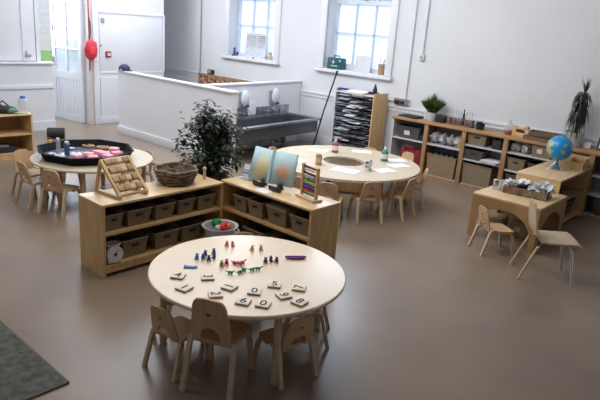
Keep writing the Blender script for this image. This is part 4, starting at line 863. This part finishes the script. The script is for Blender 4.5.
# low unit
t = T('open_unit', 'low birch open-sided shelf unit carrying the globe behind the play table', 'shelf unit', (-2.23,6.10,0)); ux, uy, uh = .46, 1.0, .575
MB().bx(-.003,ux+.003,-.003,uy+.003,uh-.02,uh,bev=.004).build('top', M['birch_top'], t); MB().bx(0,ux,0,.02,0,uh-.02).build('side_panel', M['birch'], t); MB().bx(0,ux,uy-.02,uy,0,uh-.02).build('side_panel', M['birch'], t)
MB().bx(0,.012,.02,uy-.02,.03,uh-.02).build('back_panel', M['birch'], t); MB().bx(.012,ux-.01,.02,uy-.02,.30,.32).build('shelf', M['orange_wood'], t); MB().bx(.012,ux-.01,.02,uy-.02,.04,.06).build('shelf', M['birch'], t)
basket('wicker_basket','dark basket on the bottom shelf under the globe, nearest the play table',.34,.30,.17,(-1.97,6.38,.061),R(90),'wicker_dark'); basket('wicker_basket','dark basket on the bottom shelf under the globe, toward the wall',.34,.30,.17,(-1.97,6.78,.061),R(90),'wicker_dark')
tag(MB().bx(-.15,.15,-.2,.2,0,.06,bev=.01).build('wooden_slab', M['tray_brown']),'brown wooden slab on the middle shelf under the globe','slab',loc=(-1.97,6.45,.321))
t = T('desk_globe', 'blue desk globe on a silver cone base', 'globe', (-2.02,6.66,uh+.001))
MB().lathe([(.105,0),(.105,.012),(.07,.03),(.02,.075),(.012,.10)]).build('base', M['silver'], t)
o = MB().sph((0,0,0),.138,32).build('sphere', M['globe'], t); o.location = (0,0,.235); o.rotation_euler = (R(15),R(20),R(75))
MB().tube([(.0+.148*math.sin(R(a))*.3,.148*math.sin(R(a))*.95,.235-.148*math.cos(R(a))) for a in range(0,181,12)],.004,6).build('meridian', M['silver'], t)
t = T('wooden_organiser', 'pale wooden tiered organiser box on the low unit behind the globe', 'organiser', (-1.93,6.93,uh+.001), R(0))
MB().bx(-.15,.15,-.08,.08,0,.008).bx(-.15,.15,.07,.08,.008,.14).bx(-.15,-.14,-.08,.07,.008,.13).bx(.14,.15,-.08,.07,.008,.13).bx(-.15,.15,-.08,-.07,.008,.08).build('case', M['birch'], t); MB().bx(-.14,.14,-.07,.07,.06,.068).bx(-.005,.005,-.07,.07,.068,.12).bx(-.14,.14,-.0,.01,.068,.12).build('divider', M['birch'], t)

# right chairs
ch(-1.965,5.11,'small child chair with arched back standing before the play table', rz=R(-38), sc=(.88,.95,.86))
t = T('stacking_chair', 'pale one-piece ply chair on thin metal legs beside the play table', 'chair', (-1.43,4.90,0), R(-57)); t.scale = (1.12,1.12,1.08)
# faces +y : seat shell continuing to narrow back
b = MB(); prof = [(.205,.285),(.20,.31),(.17,.325),(.05,.318),(-.04,.314),(-.085,.322),(-.115,.36),(-.13,.43),(-.142,.50),(-.152,.565),(-.156,.60)]; ww = [.28,.29,.30,.30,.295,.29,.27,.25,.235,.20,.12]
b.ribbon([(0,y,z) for y,z in prof], ww, (.012,(1,0,0))); b.build('seat_shell', M['pale'], t)
for sx in (-1,1):
    MB().tube([(sx*.11,-.06,.305),(sx*.135,-.10,.27),(sx*.15,-.20,.0)],.010).build('leg', M['pale'], t); MB().tube([(sx*.11,.11,.312),(sx*.135,.14,.27),(sx*.15,.19,.0)],.010).build('leg', M['silver'], t)
MB().tube([(-.11,-.06,.303),(.11,-.06,.303)],.009).tube([(-.11,.11,.31),(.11,.11,.31)],.009).build('under_frame', M['silver'], t)
t = T('trolley_base', 'dark wheeled foot at the right edge of the picture', 'trolley', (-.96,5.36,0), R(30))
MB().cyl((-.10,0,.03),(-.075,0,.03),.03).box((.05,0,.05),(.26,.03,.02),bev=.005).build('foot', M['black'], t); MB().cyl((.17,0,.05),(.17,0,.7),.014).build('pole', M['blackm'], t)

# rug
t = T('floor_rug', 'mottled grey rug lying in the bottom left foreground', 'rug', (0,0,0))
MB().bx(-4.9,-2.60,-.6,1.245,0.001,.012).build('pile', M['rug'], t); MB().bx(-4.92,-2.59,1.245,1.257,0.001,.012).bx(-2.60,-2.59,-.6,1.245,.001,.011).build('binding', M['rug_edge'], t)

# ------------------------------------------------------------------ lights
def area(name, loc, size, power, col, rot=(0,0,0), sy=None):
    l = bpy.data.lights.new(name,'AREA'); l.energy = power; l.color = col; l.size = size; l.shape = 'RECTANGLE'; l.size_y = sy or size
    o = bpy.data.objects.new(name, l); COL.objects.link(o); o.location = loc; o.rotation_euler = rot; return o
area('fill_light', (-6.2,4.6,3.35), 3.5, 125, (.90,.94,1.0), sy=2.6)  # unseen overhead fill, added to raise the general light level
area('fill_light', (-3.2,2.9,3.35), 1.8, 50, (1.0,.94,.85))  # added warm fill that brightens the foreground, no fitting modelled
area('fill_light', (-3.6,4.6,3.2), 3.2, 58, (.96,.98,1.0), rot=(R(72),0,0), sy=.8)  # added fill, tilted to brighten the window wall rather than the floor
area('fill_light', (-5.2,.9,3.3), 2.0, 48, (.97,.98,1.0), rot=(R(38),0,R(15)))  # extra fill from the camera side, added to lighten the half wall
area('fill_light', (-9.0,5.2,3.3), 1.0, 85, (.93,.95,1.0), rot=(R(40),0,0))  # small fill added to lift the dark recess left of the windows
area('window_light', (-7.8,7.34,2.75), 1.0, 34, (.75,.86,1.0), rot=(R(-100),0,0), sy=.6)
area('window_light', (-5.47,7.34,2.75), 1.0, 34, (.75,.86,1.0), rot=(R(-100),0,0), sy=.6)
area('door_light', (-10.3,4.7,1.7), .7, 55, (.85,.92,1.0), rot=(0,R(-90),0), sy=1.6)
w = bpy.data.worlds.new('world'); bpy.context.scene.world = w; w.use_nodes = True
bg = w.node_tree.nodes['Background']; bg.inputs[0].default_value = (.80,.90,1.0,1); bg.inputs[1].default_value = 1.1
sc = bpy.context.scene; sc.view_settings.view_transform = 'Standard'; sc.view_settings.look = 'None'; sc.view_settings.exposure = 0
